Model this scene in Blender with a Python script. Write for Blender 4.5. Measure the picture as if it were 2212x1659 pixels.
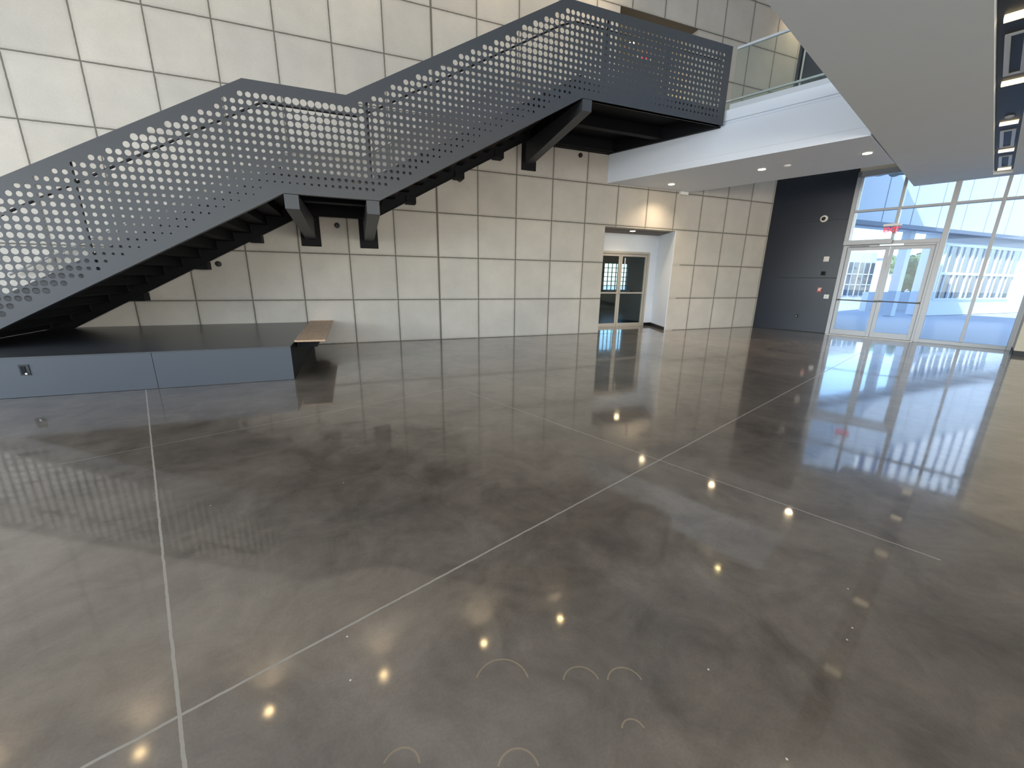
import bpy, math, random
from mathutils import Vector, Matrix
random.seed(7)
S = bpy.context.scene
for o in list(bpy.data.objects): bpy.data.objects.remove(o)
col = S.collection
PI = math.pi

# ------------------------------------------------------------------ camera
cam_d = bpy.data.cameras.new('camera'); cam = bpy.data.objects.new('camera', cam_d); col.objects.link(cam)
cam_d.sensor_fit = 'HORIZONTAL'; cam_d.sensor_width = 36.0; cam_d.lens = 860.3 / 2212 * 36.0
cam_d.clip_start = 0.05; cam_d.clip_end = 500
CF = Vector((0.349635, 0.900662, -0.257999)); CR = Vector((0.933525, -0.358216, 0.014581)); CU = Vector((0.079287, 0.245947, 0.966035))
M = Matrix((CR, CU, -CF)).transposed().to_4x4(); M.translation = Vector((-1.952038, 0.000000, 1.547791))
cam.matrix_world = M
S.camera = cam

# ------------------------------------------------------------------ world, sun, exposure
W = bpy.data.worlds.new('world'); S.world = W; W.use_nodes = True
nt = W.node_tree; nt.nodes.clear()
wo = nt.nodes.new('ShaderNodeOutputWorld'); bg = nt.nodes.new('ShaderNodeBackground')
sky = nt.nodes.new('ShaderNodeTexSky'); sky.sky_type = 'NISHITA'; sky.sun_disc = False
sky.sun_elevation = math.radians(42); sky.sun_rotation = math.radians(250); sky.dust_density = 0.6; sky.ozone_density = 2.0
nt.links.new(sky.outputs[0], bg.inputs[0]); bg.inputs[1].default_value = 0.5
nt.links.new(bg.outputs[0], wo.inputs[0])
SUN_DIR = Vector((1.0, 0.25, -0.72)).normalized()
sd = bpy.data.lights.new('sun', 'SUN'); sd.energy = 8; sd.angle = math.radians(0.5); sd.color = (1.0, 0.96, 0.9)
so = bpy.data.objects.new('sun', sd); col.objects.link(so)
so.rotation_euler = SUN_DIR.to_track_quat('-Z', 'Y').to_euler()
S.view_settings.view_transform = 'Standard'; S.view_settings.look = 'None'
S.view_settings.exposure = 0.0; S.view_settings.gamma = 1.0; S.view_settings.use_curve_mapping = False

def area(name, loc, direction, sx, sy, power, color=(1, 1, 1)):
    d = bpy.data.lights.new(name, 'AREA'); d.shape = 'RECTANGLE'; d.size = sx; d.size_y = sy; d.energy = power; d.color = color
    o = bpy.data.objects.new(name, d); col.objects.link(o); o.location = loc
    o.rotation_euler = Vector(direction).to_track_quat('-Z', 'Y').to_euler(); return o
# daylight entering the tall windows behind and to the left of the photographer, plus an added soffit fill
area('daylight_south', (-1.0, -9.2, 4.4), (0, 1, -0.12), 18, 6.6, 800, (1.0, 0.985, 0.95))
area('soffit_fill', (4.0, -9.2, 2.2), (0, 1, 0.25), 14, 3.0, 650, (1.0, 0.92, 0.80))  # extra low fill, added to brighten and warm the soffit side
area('daylight_west', (-13.3, 0.5, 2.8), (1, 0.1, 0.0), 13, 3.6, 1150, (0.80, 0.90, 1.0))

# ------------------------------------------------------------------ building frame (the entrance side is turned 19.5 degrees)
TH = math.radians(19.5)
UX = Vector((math.cos(TH), math.sin(TH), 0)); VX = Vector((-math.sin(TH), math.cos(TH), 0))
UG = 13.74; V0 = 3.717                       # plane of the entrance glazing, and where its s = 0 lies
def uv(u, v, z=0.0): p = UX*u + VX*v; return Vector((p.x, p.y, z))
def gs(s, d, z): return uv(UG + d, V0 - s, z)  # s along the glazing, d outward
WY = 10.074                                  # plane of the concrete wall
Ys = 7.37                                    # plane of the perforated guard

# ------------------------------------------------------------------ materials
def new_mat(name):
    m = bpy.data.materials.new(name); m.use_nodes = True; n = m.node_tree
    b = n.nodes['Principled BSDF']; return m, n, b
def mat(name, color, rough=0.5, metal=0.0, spec=0.5, noise=0.0, nscale=8.0, bump=0.0, emit=None, es=0.0):
    m, n, b = new_mat(name)
    b.inputs['Base Color'].default_value = (*color, 1); b.inputs['Roughness'].default_value = rough
    b.inputs['Metallic'].default_value = metal; b.inputs['Specular IOR Level'].default_value = spec
    if noise or bump:
        tc = n.nodes.new('ShaderNodeTexCoord'); nz = n.nodes.new('ShaderNodeTexNoise')
        nz.inputs['Scale'].default_value = nscale; nz.inputs['Detail'].default_value = 5
        n.links.new(tc.outputs['Object'], nz.inputs['Vector'])
        if noise:
            mr = n.nodes.new('ShaderNodeMapRange'); mr.inputs['To Min'].default_value = 1-noise; mr.inputs['To Max'].default_value = 1+noise
            n.links.new(nz.outputs['Fac'], mr.inputs['Value'])
            mx = n.nodes.new('ShaderNodeVectorMath'); mx.operation = 'SCALE'; mx.inputs[0].default_value = color
            n.links.new(mr.outputs[0], mx.inputs['Scale']); n.links.new(mx.outputs[0], b.inputs['Base Color'])
        if bump:
            bp = n.nodes.new('ShaderNodeBump'); bp.inputs['Strength'].default_value = bump; bp.inputs['Distance'].default_value = 0.01
            n.links.new(nz.outputs['Fac'], bp.inputs['Height']); n.links.new(bp.outputs[0], b.inputs['Normal'])
    if emit:
        b.inputs['Emission Color'].default_value = (*emit, 1); b.inputs['Emission Strength'].default_value = es
    return m

class NG:                                    # tiny helper for math graphs
    def __init__(s, n): s.n = n
    def m(s, op, a, b=None, c=None):
        x = s.n.nodes.new('ShaderNodeMath'); x.operation = op
        for i, v in enumerate((a, b, c)):
            if v is None: continue
            if isinstance(v, (int, float)): x.inputs[i].default_value = v
            else: s.n.links.new(v, x.inputs[i])
        return x.outputs[0]
    def mix(s, f, a, b):
        x = s.n.nodes.new('ShaderNodeMix'); x.data_type = 'RGBA'
        for k, v in ((0, f), (6, a), (7, b)):
            if isinstance(v, (int, float)): x.inputs[k].default_value = v
            elif isinstance(v, tuple): x.inputs[k].default_value = (*v, 1)
            else: s.n.links.new(v, x.inputs[k])
        return x.outputs[2]
    def noise(s, vec, scale, detail=4, rough=0.5, dist=0.0):
        x = s.n.nodes.new('ShaderNodeTexNoise'); x.inputs['Scale'].default_value = scale; x.inputs['Detail'].default_value = detail
        x.inputs['Roughness'].default_value = rough; x.inputs['Distortion'].default_value = dist
        s.n.links.new(vec, x.inputs['Vector']); return x.outputs['Fac']
    def rng(s, v, a, b, c, d):
        x = s.n.nodes.new('ShaderNodeMapRange'); s.n.links.new(v, x.inputs['Value'])
        for k, q in zip(('From Min', 'From Max', 'To Min', 'To Max'), (a, b, c, d)): x.inputs[k].default_value = q
        return x.outputs[0]

def concrete_wall_mat():
    m, n, b = new_mat('precast_concrete'); g = NG(n)
    tc = n.nodes.new('ShaderNodeTexCoord'); sp = n.nodes.new('ShaderNodeSeparateXYZ'); n.links.new(tc.outputs['Object'], sp.inputs[0])
    X, Y, Z = sp.outputs
    wob = g.m('MULTIPLY', g.m('SUBTRACT', g.noise(tc.outputs['Object'], 14, 3), 0.5), 0.012)
    dx = g.m('ABSOLUTE', g.m('SUBTRACT', g.m('FRACT', g.m('ADD', g.m('ADD', X, wob), 0.5)), 0.5))
    dz = g.m('ABSOLUTE', g.m('SUBTRACT', g.m('FRACT', g.m('ADD', g.m('ADD', Z, wob), 0.5)), 0.5))
    jx = g.m('LESS_THAN', dx, 0.0125); jz = g.m('LESS_THAN', dz, 0.0125)
    wide = g.m('LESS_THAN', g.m('ABSOLUTE', X), 0.022)
    wide2 = g.m('LESS_THAN', g.m('ABSOLUTE', g.m('SUBTRACT', X, 10.93)), 0.008)
    # no score lines on the blank pier right of the alcove opening
    inp = g.m('MULTIPLY', g.m('MULTIPLY', g.m('GREATER_THAN', X, 6.99), g.m('LESS_THAN', X, 7.42)), g.m('LESS_THAN', Z, 2.95))
    j = g.m('MAXIMUM', g.m('MULTIPLY', g.m('MAXIMUM', jx, jz), g.m('SUBTRACT', 1.0, inp)), g.m('MAXIMUM', wide, wide2))
    # every cast square has its own slight tone
    cell = n.nodes.new('ShaderNodeCombineXYZ'); n.links.new(g.m('FLOOR', X), cell.inputs[0]); n.links.new(g.m('FLOOR', Z), cell.inputs[2])
    wn = n.nodes.new('ShaderNodeTexWhiteNoise'); wn.noise_dimensions = '3D'; n.links.new(cell.outputs[0], wn.inputs['Vector'])
    tone = g.rng(wn.outputs['Value'], 0, 1, 0.93, 1.05)
    blot = g.rng(g.noise(tc.outputs['Object'], 1.7, 6, 0.6), 0.3, 0.7, 0.93, 1.06)
    pores = g.rng(g.noise(tc.outputs['Object'], 60, 2), 0.3, 0.7, 0.97, 1.03)
    base = g.mix(g.rng(g.noise(tc.outputs['Object'], 0.8, 3), 0.35, 0.65, 0, 1), (0.535, 0.50, 0.445), (0.56, 0.515, 0.45))
    # brownish rubbing along the edges of the squares
    edge = g.rng(g.m('MINIMUM', dx, dz), 0.012, 0.07, 0.86, 1.0)
    f = g.m('MULTIPLY', g.m('MULTIPLY', tone, blot), g.m('MULTIPLY', pores, edge))
    v = n.nodes.new('ShaderNodeVectorMath'); v.operation = 'SCALE'; n.links.new(base, v.inputs[0]); n.links.new(f, v.inputs['Scale'])
    c = g.mix(j, v.outputs[0], (0.16, 0.145, 0.12)); n.links.new(c, b.inputs['Base Color'])
    b.inputs['Roughness'].default_value = 0.75; b.inputs['Specular IOR Level'].default_value = 0.25
    bp = n.nodes.new('ShaderNodeBump'); bp.inputs['Strength'].default_value = 0.6; bp.inputs['Distance'].default_value = 0.012
    n.links.new(g.m('SUBTRACT', 1.0, j), bp.inputs['Height']); n.links.new(bp.outputs[0], b.inputs['Normal'])
    return m

def floor_mat():
    m, n, b = new_mat('polished_concrete'); g = NG(n)
    tc = n.nodes.new('ShaderNodeTexCoord'); sp = n.nodes.new('ShaderNodeSeparateXYZ'); n.links.new(tc.outputs['Object'], sp.inputs[0])
    X, Y, Z = sp.outputs; ob = tc.outputs['Object']
    n1 = g.noise(ob, 0.55, 5, 0.55, 0.6); n2 = g.noise(ob, 2.3, 6, 0.62, 0.8); n3 = g.noise(ob, 11, 4, 0.6); n4 = g.noise(ob, 90, 2)
    t = g.m('ADD', g.m('MULTIPLY', n1, 0.5), g.m('ADD', g.m('MULTIPLY', n2, 0.38), g.m('MULTIPLY', n3, 0.12)))
    cr = n.nodes.new('ShaderNodeValToRGB'); e = cr.color_ramp.elements
    e[0].position = 0.36; e[0].color = (0.070, 0.055, 0.042, 1); e[1].position = 0.64; e[1].color = (0.228, 0.190, 0.150, 1)
    k = cr.color_ramp.elements.new(0.5); k.color = (0.152, 0.124, 0.096, 1)
    n.links.new(t, cr.inputs[0])
    # grinding swirls, their golden glint painted in as warm half arcs
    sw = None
    for (cx, cy, r) in SWIRL_GLINTS:
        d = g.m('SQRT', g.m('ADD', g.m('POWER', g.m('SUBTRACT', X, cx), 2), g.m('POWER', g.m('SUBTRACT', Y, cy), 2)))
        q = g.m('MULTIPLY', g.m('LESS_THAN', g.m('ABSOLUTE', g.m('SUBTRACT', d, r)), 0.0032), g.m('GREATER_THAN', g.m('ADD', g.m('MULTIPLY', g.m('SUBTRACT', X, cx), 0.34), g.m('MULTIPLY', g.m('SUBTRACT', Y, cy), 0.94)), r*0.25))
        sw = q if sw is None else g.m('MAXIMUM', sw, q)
    # saw-cut joints as real segments
    jn = None
    for (ax, ay, bx, by, w) in JOINTS:
        L = math.hypot(bx-ax, by-ay); ux, uy = (bx-ax)/L, (by-ay)/L
        wob = g.m('MULTIPLY', g.m('SUBTRACT', n3, 0.5), 0.012)
        al = g.m('ADD', g.m('MULTIPLY', g.m('SUBTRACT', X, ax), ux), g.m('MULTIPLY', g.m('SUBTRACT', Y, ay), uy))
        pe = g.m('ABSOLUTE', g.m('ADD', g.m('SUBTRACT', g.m('MULTIPLY', g.m('SUBTRACT', Y, ay), ux), g.m('MULTIPLY', g.m('SUBTRACT', X, ax), uy)), wob))
        q = g.m('MULTIPLY', g.m('LESS_THAN', pe, w), g.m('MULTIPLY', g.m('GREATER_THAN', al, 0.0), g.m('LESS_THAN', al, L)))
        jn = q if jn is None else g.m('MAXIMUM', jn, q)
    spk = None
    for (cx, cy, r) in SPECKS:
        d = g.m('ADD', g.m('POWER', g.m('SUBTRACT', X, cx), 2), g.m('POWER', g.m('SUBTRACT', Y, cy), 2))
        q = g.m('LESS_THAN', d, r*r); spk = q if spk is None else g.m('MAXIMUM', spk, q)
    fine = g.rng(n4, 0.3, 0.7, 0.94, 1.06)
    v = n.nodes.new('ShaderNodeVectorMath'); v.operation = 'SCALE'; n.links.new(cr.outputs[0], v.inputs[0]); n.links.new(fine, v.inputs['Scale'])
    c = g.mix(jn, v.outputs[0], (0.33, 0.295, 0.24))
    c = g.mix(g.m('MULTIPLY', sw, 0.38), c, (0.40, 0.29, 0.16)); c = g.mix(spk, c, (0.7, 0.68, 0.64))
    n.links.new(c, b.inputs['Base Color'])
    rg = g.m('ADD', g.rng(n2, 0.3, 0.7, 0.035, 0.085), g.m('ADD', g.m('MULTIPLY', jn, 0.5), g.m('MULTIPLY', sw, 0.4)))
    n.links.new(rg, b.inputs['Coat Roughness']); b.inputs['Specular IOR Level'].default_value = 0.25; b.inputs['Roughness'].default_value = 0.32
    b.inputs['Coat Weight'].default_value = 1.0; b.inputs['Coat IOR'].default_value = 1.55
    bp = n.nodes.new('ShaderNodeBump'); bp.inputs['Strength'].default_value = 0.028; bp.inputs['Distance'].default_value = 0.02
    n.links.new(g.noise(ob, 1.6, 1), bp.inputs['Height']); n.links.new(bp.outputs[0], b.inputs['Normal']); n.links.new(bp.outputs[0], b.inputs['Coat Normal'])
    return m

def glass_mat(name, tint=(0.9, 0.96, 1.0), refl=1.0, rough=0.0):
    m = bpy.data.materials.new(name); m.use_nodes = True; n = m.node_tree; n.nodes.clear()
    o = n.nodes.new('ShaderNodeOutputMaterial'); tr = n.nodes.new('ShaderNodeBsdfTransparent'); tr.inputs[0].default_value = (*tint, 1)
    gl = n.nodes.new('ShaderNodeBsdfGlossy'); gl.inputs['Roughness'].default_value = rough
    fr = n.nodes.new('ShaderNodeFresnel'); fr.inputs[0].default_value = 1.5
    mu = n.nodes.new('ShaderNodeMath'); mu.operation = 'MULTIPLY'; mu.inputs[1].default_value = refl; mu.use_clamp = True
    mx = n.nodes.new('ShaderNodeMixShader'); n.links.new(fr.outputs[0], mu.inputs[0]); n.links.new(mu.outputs[0], mx.inputs[0])
    n.links.new(tr.outputs[0], mx.inputs[1]); n.links.new(gl.outputs[0], mx.inputs[2]); n.links.new(mx.outputs[0], o.inputs[0])
    return m

# saw-cut joints (x0, y0, x1, y1, half width) and swirls with painted glint (x, y, radius)
def seg(a, b, w): return (a[0], a[1], b[0], b[1], w)
JOINTS = [seg((-4.72, 6.66), (-2.30, 0.50), 0.006),            # past the stage towards the camera
          seg((-5.2, 0.52), (12.95, 7.05), 0.006),             # long diagonal to the doors
          seg((-0.60, 5.20), (1.10, 0.94), 0.0045),
          seg((-4.35, 4.15), (-0.60, 5.50), 0.003)]
SPECKS = [(-2.292, 3.985, 0.004), (-2.054, 3.751, 0.004), (-2.152, 3.045, 0.004), (-2.998, 3.011, 0.004), (-2.106, 1.577, 0.004), (-2.091, 1.36, 0.004), (0.334, 0.984, 0.004), (0.08, 0.821, 0.004), (-0.014, 0.789, 0.004), (-0.723, 0.564, 0.004), (-0.716, 0.899, 0.004), (-1.673, 3.871, 0.004), (1.787, 2.41, 0.004)]
SWIRL_GLINTS = [(-1.533, 1.136, 0.106), (-1.238, 1.027, 0.073), (-1.074, 0.966, 0.07), (-1.937, 0.989, 0.06), (-1.581, 0.845, 0.068), (-1.152, 0.814, 0.041)]
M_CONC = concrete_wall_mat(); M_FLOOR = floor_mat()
M_WHITE = mat('white_plaster', (0.78, 0.83, 0.90), 0.7, spec=0.3, noise=0.015, nscale=3)
M_SOFFIT = mat('soffit_paint', (0.79, 0.83, 0.85), 0.8, spec=0.2, noise=0.02, nscale=2)
M_BROWN = mat('brown_grey_concrete', (0.17, 0.145, 0.125), 0.8, noise=0.05)
M_BEIGE = mat('beige_plaster', (0.62, 0.56, 0.44), 0.8, noise=0.03, nscale=3)
M_STEEL = mat('painted_grey_steel', (0.052, 0.054, 0.059), 0.45, spec=0.45, noise=0.03, nscale=5)
M_DSTEEL = mat('dark_grey_steel', (0.008, 0.0085, 0.010), 0.65, spec=0.2)
M_PLINTH = mat('grey_plinth_laminate', (0.058, 0.066, 0.078), 0.45, noise=0.03, nscale=6)
M_PTOP = mat('dark_plinth_top', (0.050, 0.052, 0.056), 0.28, noise=0.08, nscale=2.5)
M_RAIL = mat('black_handrail', (0.02, 0.02, 0.022), 0.4)
M_GRAIL = mat('galvanised_handrail', (0.42, 0.41, 0.40), 0.4, metal=0.3)
M_WOOD = None
M_DARKWALL = mat('charcoal_panel', (0.006, 0.010, 0.020), 0.30, spec=0.4, noise=0.05, nscale=4)
M_BLACK = mat('black', (0.008, 0.008, 0.009), 0.5)
M_ALU = mat('anodised_aluminium', (0.33, 0.33, 0.335), 0.38, metal=0.35)
M_ALUD = mat('anodised_aluminium_dark', (0.16, 0.165, 0.18), 0.4, metal=0.3)
M_ALUB = mat('bright_aluminium', (0.62, 0.66, 0.70), 0.3, metal=0.3)
M_CHAMP = mat('champagne_aluminium', (0.50, 0.46, 0.40), 0.38, metal=0.3)
M_GLASS = glass_mat('clear_glass', (0.84, 0.93, 1.0), 0.35)
M_GUARD = glass_mat('guard_glass', (0.90, 0.94, 0.91))
M_SMOKE = glass_mat('tinted_glass', (0.82, 0.92, 0.92), 0.7)
M_LAMP = mat('lamp_lens', (1, 0.9, 0.75), 0.3, emit=(1.0, 0.76, 0.44), es=45)
M_LAMPH = mat('wall_washer_lens', (1, 0.9, 0.75), 0.3, emit=(1.0, 0.70, 0.34), es=60)
M_LAMPW = mat('lamp_bar', (1, 0.95, 0.85), 0.3, emit=(1.0, 0.80, 0.50), es=1.6)
M_TRIM = mat('white_trim', (0.82, 0.82, 0.80), 0.4)
M_RED = mat('red_plastic', (0.55, 0.06, 0.05), 0.35)
M_REDL = mat('red_sign_letters', (0.8, 0.03, 0.05), 0.4, emit=(1.0, 0.05, 0.08), es=1.0)
M_OFFW = mat('off_white_plastic', (0.74, 0.70, 0.64), 0.4)
M_OUTW = mat('outdoor_white_wall', (0.82, 0.83, 0.85), 0.8, noise=0.02)
M_OUTB = mat('outdoor_grey_band', (0.30, 0.31, 0.35), 0.7)
M_PAVE = mat('outdoor_concrete', (0.52, 0.53, 0.55), 0.8, noise=0.06, nscale=1.5)
M_LEAF = mat('leaves', (0.10, 0.17, 0.06), 0.6, noise=0.3, nscale=3)
M_TRUNK = mat('palm_trunk', (0.36, 0.27, 0.17), 0.9, noise=0.35, nscale=14)
M_TOWER = mat('distant_tower', (0.36, 0.40, 0.55), 0.7)
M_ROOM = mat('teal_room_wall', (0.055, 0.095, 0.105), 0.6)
def wood():
    m, n, b = new_mat('raw_plywood'); g = NG(n)
    tc = n.nodes.new('ShaderNodeTexCoord'); mp = n.nodes.new('ShaderNodeMapping'); mp.inputs['Scale'].default_value = (14, 0.9, 14)
    n.links.new(tc.outputs['Object'], mp.inputs[0])
    f = g.rng(g.noise(mp.outputs[0], 2.2, 6, 0.6, 1.2), 0.3, 0.7, 0, 1)
    n.links.new(g.mix(f, (0.40, 0.25, 0.15), (0.56, 0.38, 0.24)), b.inputs['Base Color']); b.inputs['Roughness'].default_value = 0.5
    return m
M_WOOD = wood()

# ------------------------------------------------------------------ mesh helpers
class MB:
    def __init__(s): s.v = []; s.f = []; s.m = []
    def add(s, vs, fs, mi=0):
        k = len(s.v); s.v += [tuple(p) for p in vs]; s.f += [tuple(i+k for i in f) for f in fs]; s.m += [mi]*len(fs); return s
    def prism(s, poly, z0, z1, mi=0):               # poly of (x, y) extruded in z
        n = len(poly); vs = [(p[0], p[1], z0) for p in poly] + [(p[0], p[1], z1) for p in poly]
        fs = [tuple(range(n))[::-1], tuple(range(n, 2*n))] + [(i, (i+1) % n, n+(i+1) % n, n+i) for i in range(n)]
        return s.add(vs, fs, mi)
    def box(s, x0, x1, y0, y1, z0, z1, mi=0):
        return s.prism([(x0, y0), (x1, y0), (x1, y1), (x0, y1)], z0, z1, mi)
    def extr(s, poly, d, mi=0):                     # arbitrary planar polygon swept along vector d
        n = len(poly); d = Vector(d); vs = [Vector(p) for p in poly] + [Vector(p)+d for p in poly]
        fs = [tuple(range(n))[::-1], tuple(range(n, 2*n))] + [(i, (i+1) % n, n+(i+1) % n, n+i) for i in range(n)]
        return s.add(vs, fs, mi)
    def gbox(s, s0, s1, d0, d1, z0, z1, mi=0):      # box in the frame of the entrance glazing
        P = [gs(s0, d0, 0), gs(s1, d0, 0), gs(s1, d1, 0), gs(s0, d1, 0)]
        return s.prism([(p.x, p.y) for p in P], z0, z1, mi)
    def ubox(s, u0, u1, v0, v1, z0, z1, mi=0):
        P = [uv(u0, v0), uv(u1, v0), uv(u1, v1), uv(u0, v1)]
        return s.prism([(p.x, p.y) for p in P], z0, z1, mi)
    def tube(s, pts, r, n=10, mi=0, caps=True):
        pts = [Vector(p) for p in pts]; rings = []
        for i, p in enumerate(pts):
            a = pts[max(i-1, 0)]; b = pts[min(i+1, len(pts)-1)]; t = (b-a).normalized()
            up = Vector((0, 0, 1)) if abs(t.z) < 0.95 else Vector((0, 1, 0))
            x = t.cross(up).normalized(); y = x.cross(t)
            rr = r[i] if isinstance(r, (list, tuple)) else r
            rings.append([p + x*math.cos(2*PI*k/n)*rr + y*math.sin(2*PI*k/n)*rr for k in range(n)])
        vs = [q for R_ in rings for q in R_]; fs = []
        for i in range(len(pts)-1):
            for k in range(n): fs.append((i*n+k, i*n+(k+1) % n, (i+1)*n+(k+1) % n, (i+1)*n+k))
        if caps: fs.append(tuple(range(n))[::-1]); fs.append(tuple((len(pts)-1)*n+k for k in range(n)))
        return s.add(vs, fs, mi)
    def disc(s, c, axis, prof, n=24, mi=0):         # lathe: prof = [(radius, offset along axis)]
        c = Vector(c); a = Vector(axis).normalized(); up = Vector((0, 0, 1)) if abs(a.z) < 0.9 else Vector((1, 0, 0))
        x = a.cross(up).normalized(); y = a.cross(x); vs = []; fs = []
        for r, h in prof:
            for k in range(n): vs.append(c + a*h + x*math.cos(2*PI*k/n)*r + y*math.sin(2*PI*k/n)*r)
        for i in range(len(prof)-1):
            for k in range(n): fs.append((i*n+k, i*n+(k+1) % n, (i+1)*n+(k+1) % n, (i+1)*n+k))
        fs.append(tuple(range(n))[::-1]); fs.append(tuple((len(prof)-1)*n+k for k in range(n)))
        return s.add(vs, fs, mi)
    def build(s, name, mats, parent=None, smooth=False, bevel=0.0):
        me = bpy.data.meshes.new(name); me.from_pydata([tuple(v) for v in s.v], [], s.f)
        if not isinstance(mats, (list, tuple)): mats = [mats]
        for m in mats: me.materials.append(m)
        for p, mi in zip(me.polygons, s.m): p.material_index = mi; p.use_smooth = smooth
        me.update(); o = bpy.data.objects.new(name, me); col.objects.link(o)
        if bevel:
            b = o.modifiers.new('bevel', 'BEVEL'); b.width = bevel; b.segments = 2; b.limit_method = 'ANGLE'; b.angle_limit = math.radians(40)
        if parent is not None:
            o.parent = parent; o.matrix_parent_inverse = Matrix.Translation(parent.location).inverted()
        return o
def root(name, loc, label, cat, group=None):
    o = bpy.data.objects.new(name, None); col.objects.link(o); o.location = loc; o.empty_display_size = 0.2
    o['label'] = label; o['category'] = cat
    if group: o['group'] = group
    return o
def tag(o, label, cat, group=None):
    o['label'] = label; o['category'] = cat
    if group: o['group'] = group
    return o
def struct(o, label=None, cat=None):
    o['kind'] = 'structure'
    if label: o['label'] = label
    if cat: o['category'] = cat
    return o
def copy_tree(o, delta, label=None):
    def rec(x, par):
        c = x.copy(); col.objects.link(c)
        if par is not None: c.parent = par; c.matrix_parent_inverse = x.matrix_parent_inverse.copy()
        for ch in x.children: rec(ch, c)
        return c
    r = rec(o, None); r.location = o.location + Vector(delta)
    if label: r['label'] = label
    return r
def spot(name, loc, direction, power, angle, color, radius=0.05, blend=0.6, parent=None):
    d = bpy.data.lights.new(name, 'SPOT'); d.energy = power; d.spot_size = math.radians(angle); d.spot_blend = blend; d.color = color; d.shadow_soft_size = radius
    o = bpy.data.objects.new(name, d); col.objects.link(o); o.location = loc
    o.rotation_euler = Vector(direction).to_track_quat('-Z', 'Y').to_euler()
    if parent is not None: o.parent = parent; o.matrix_parent_inverse = Matrix.Translation(parent.location).inverted()
    return o

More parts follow.
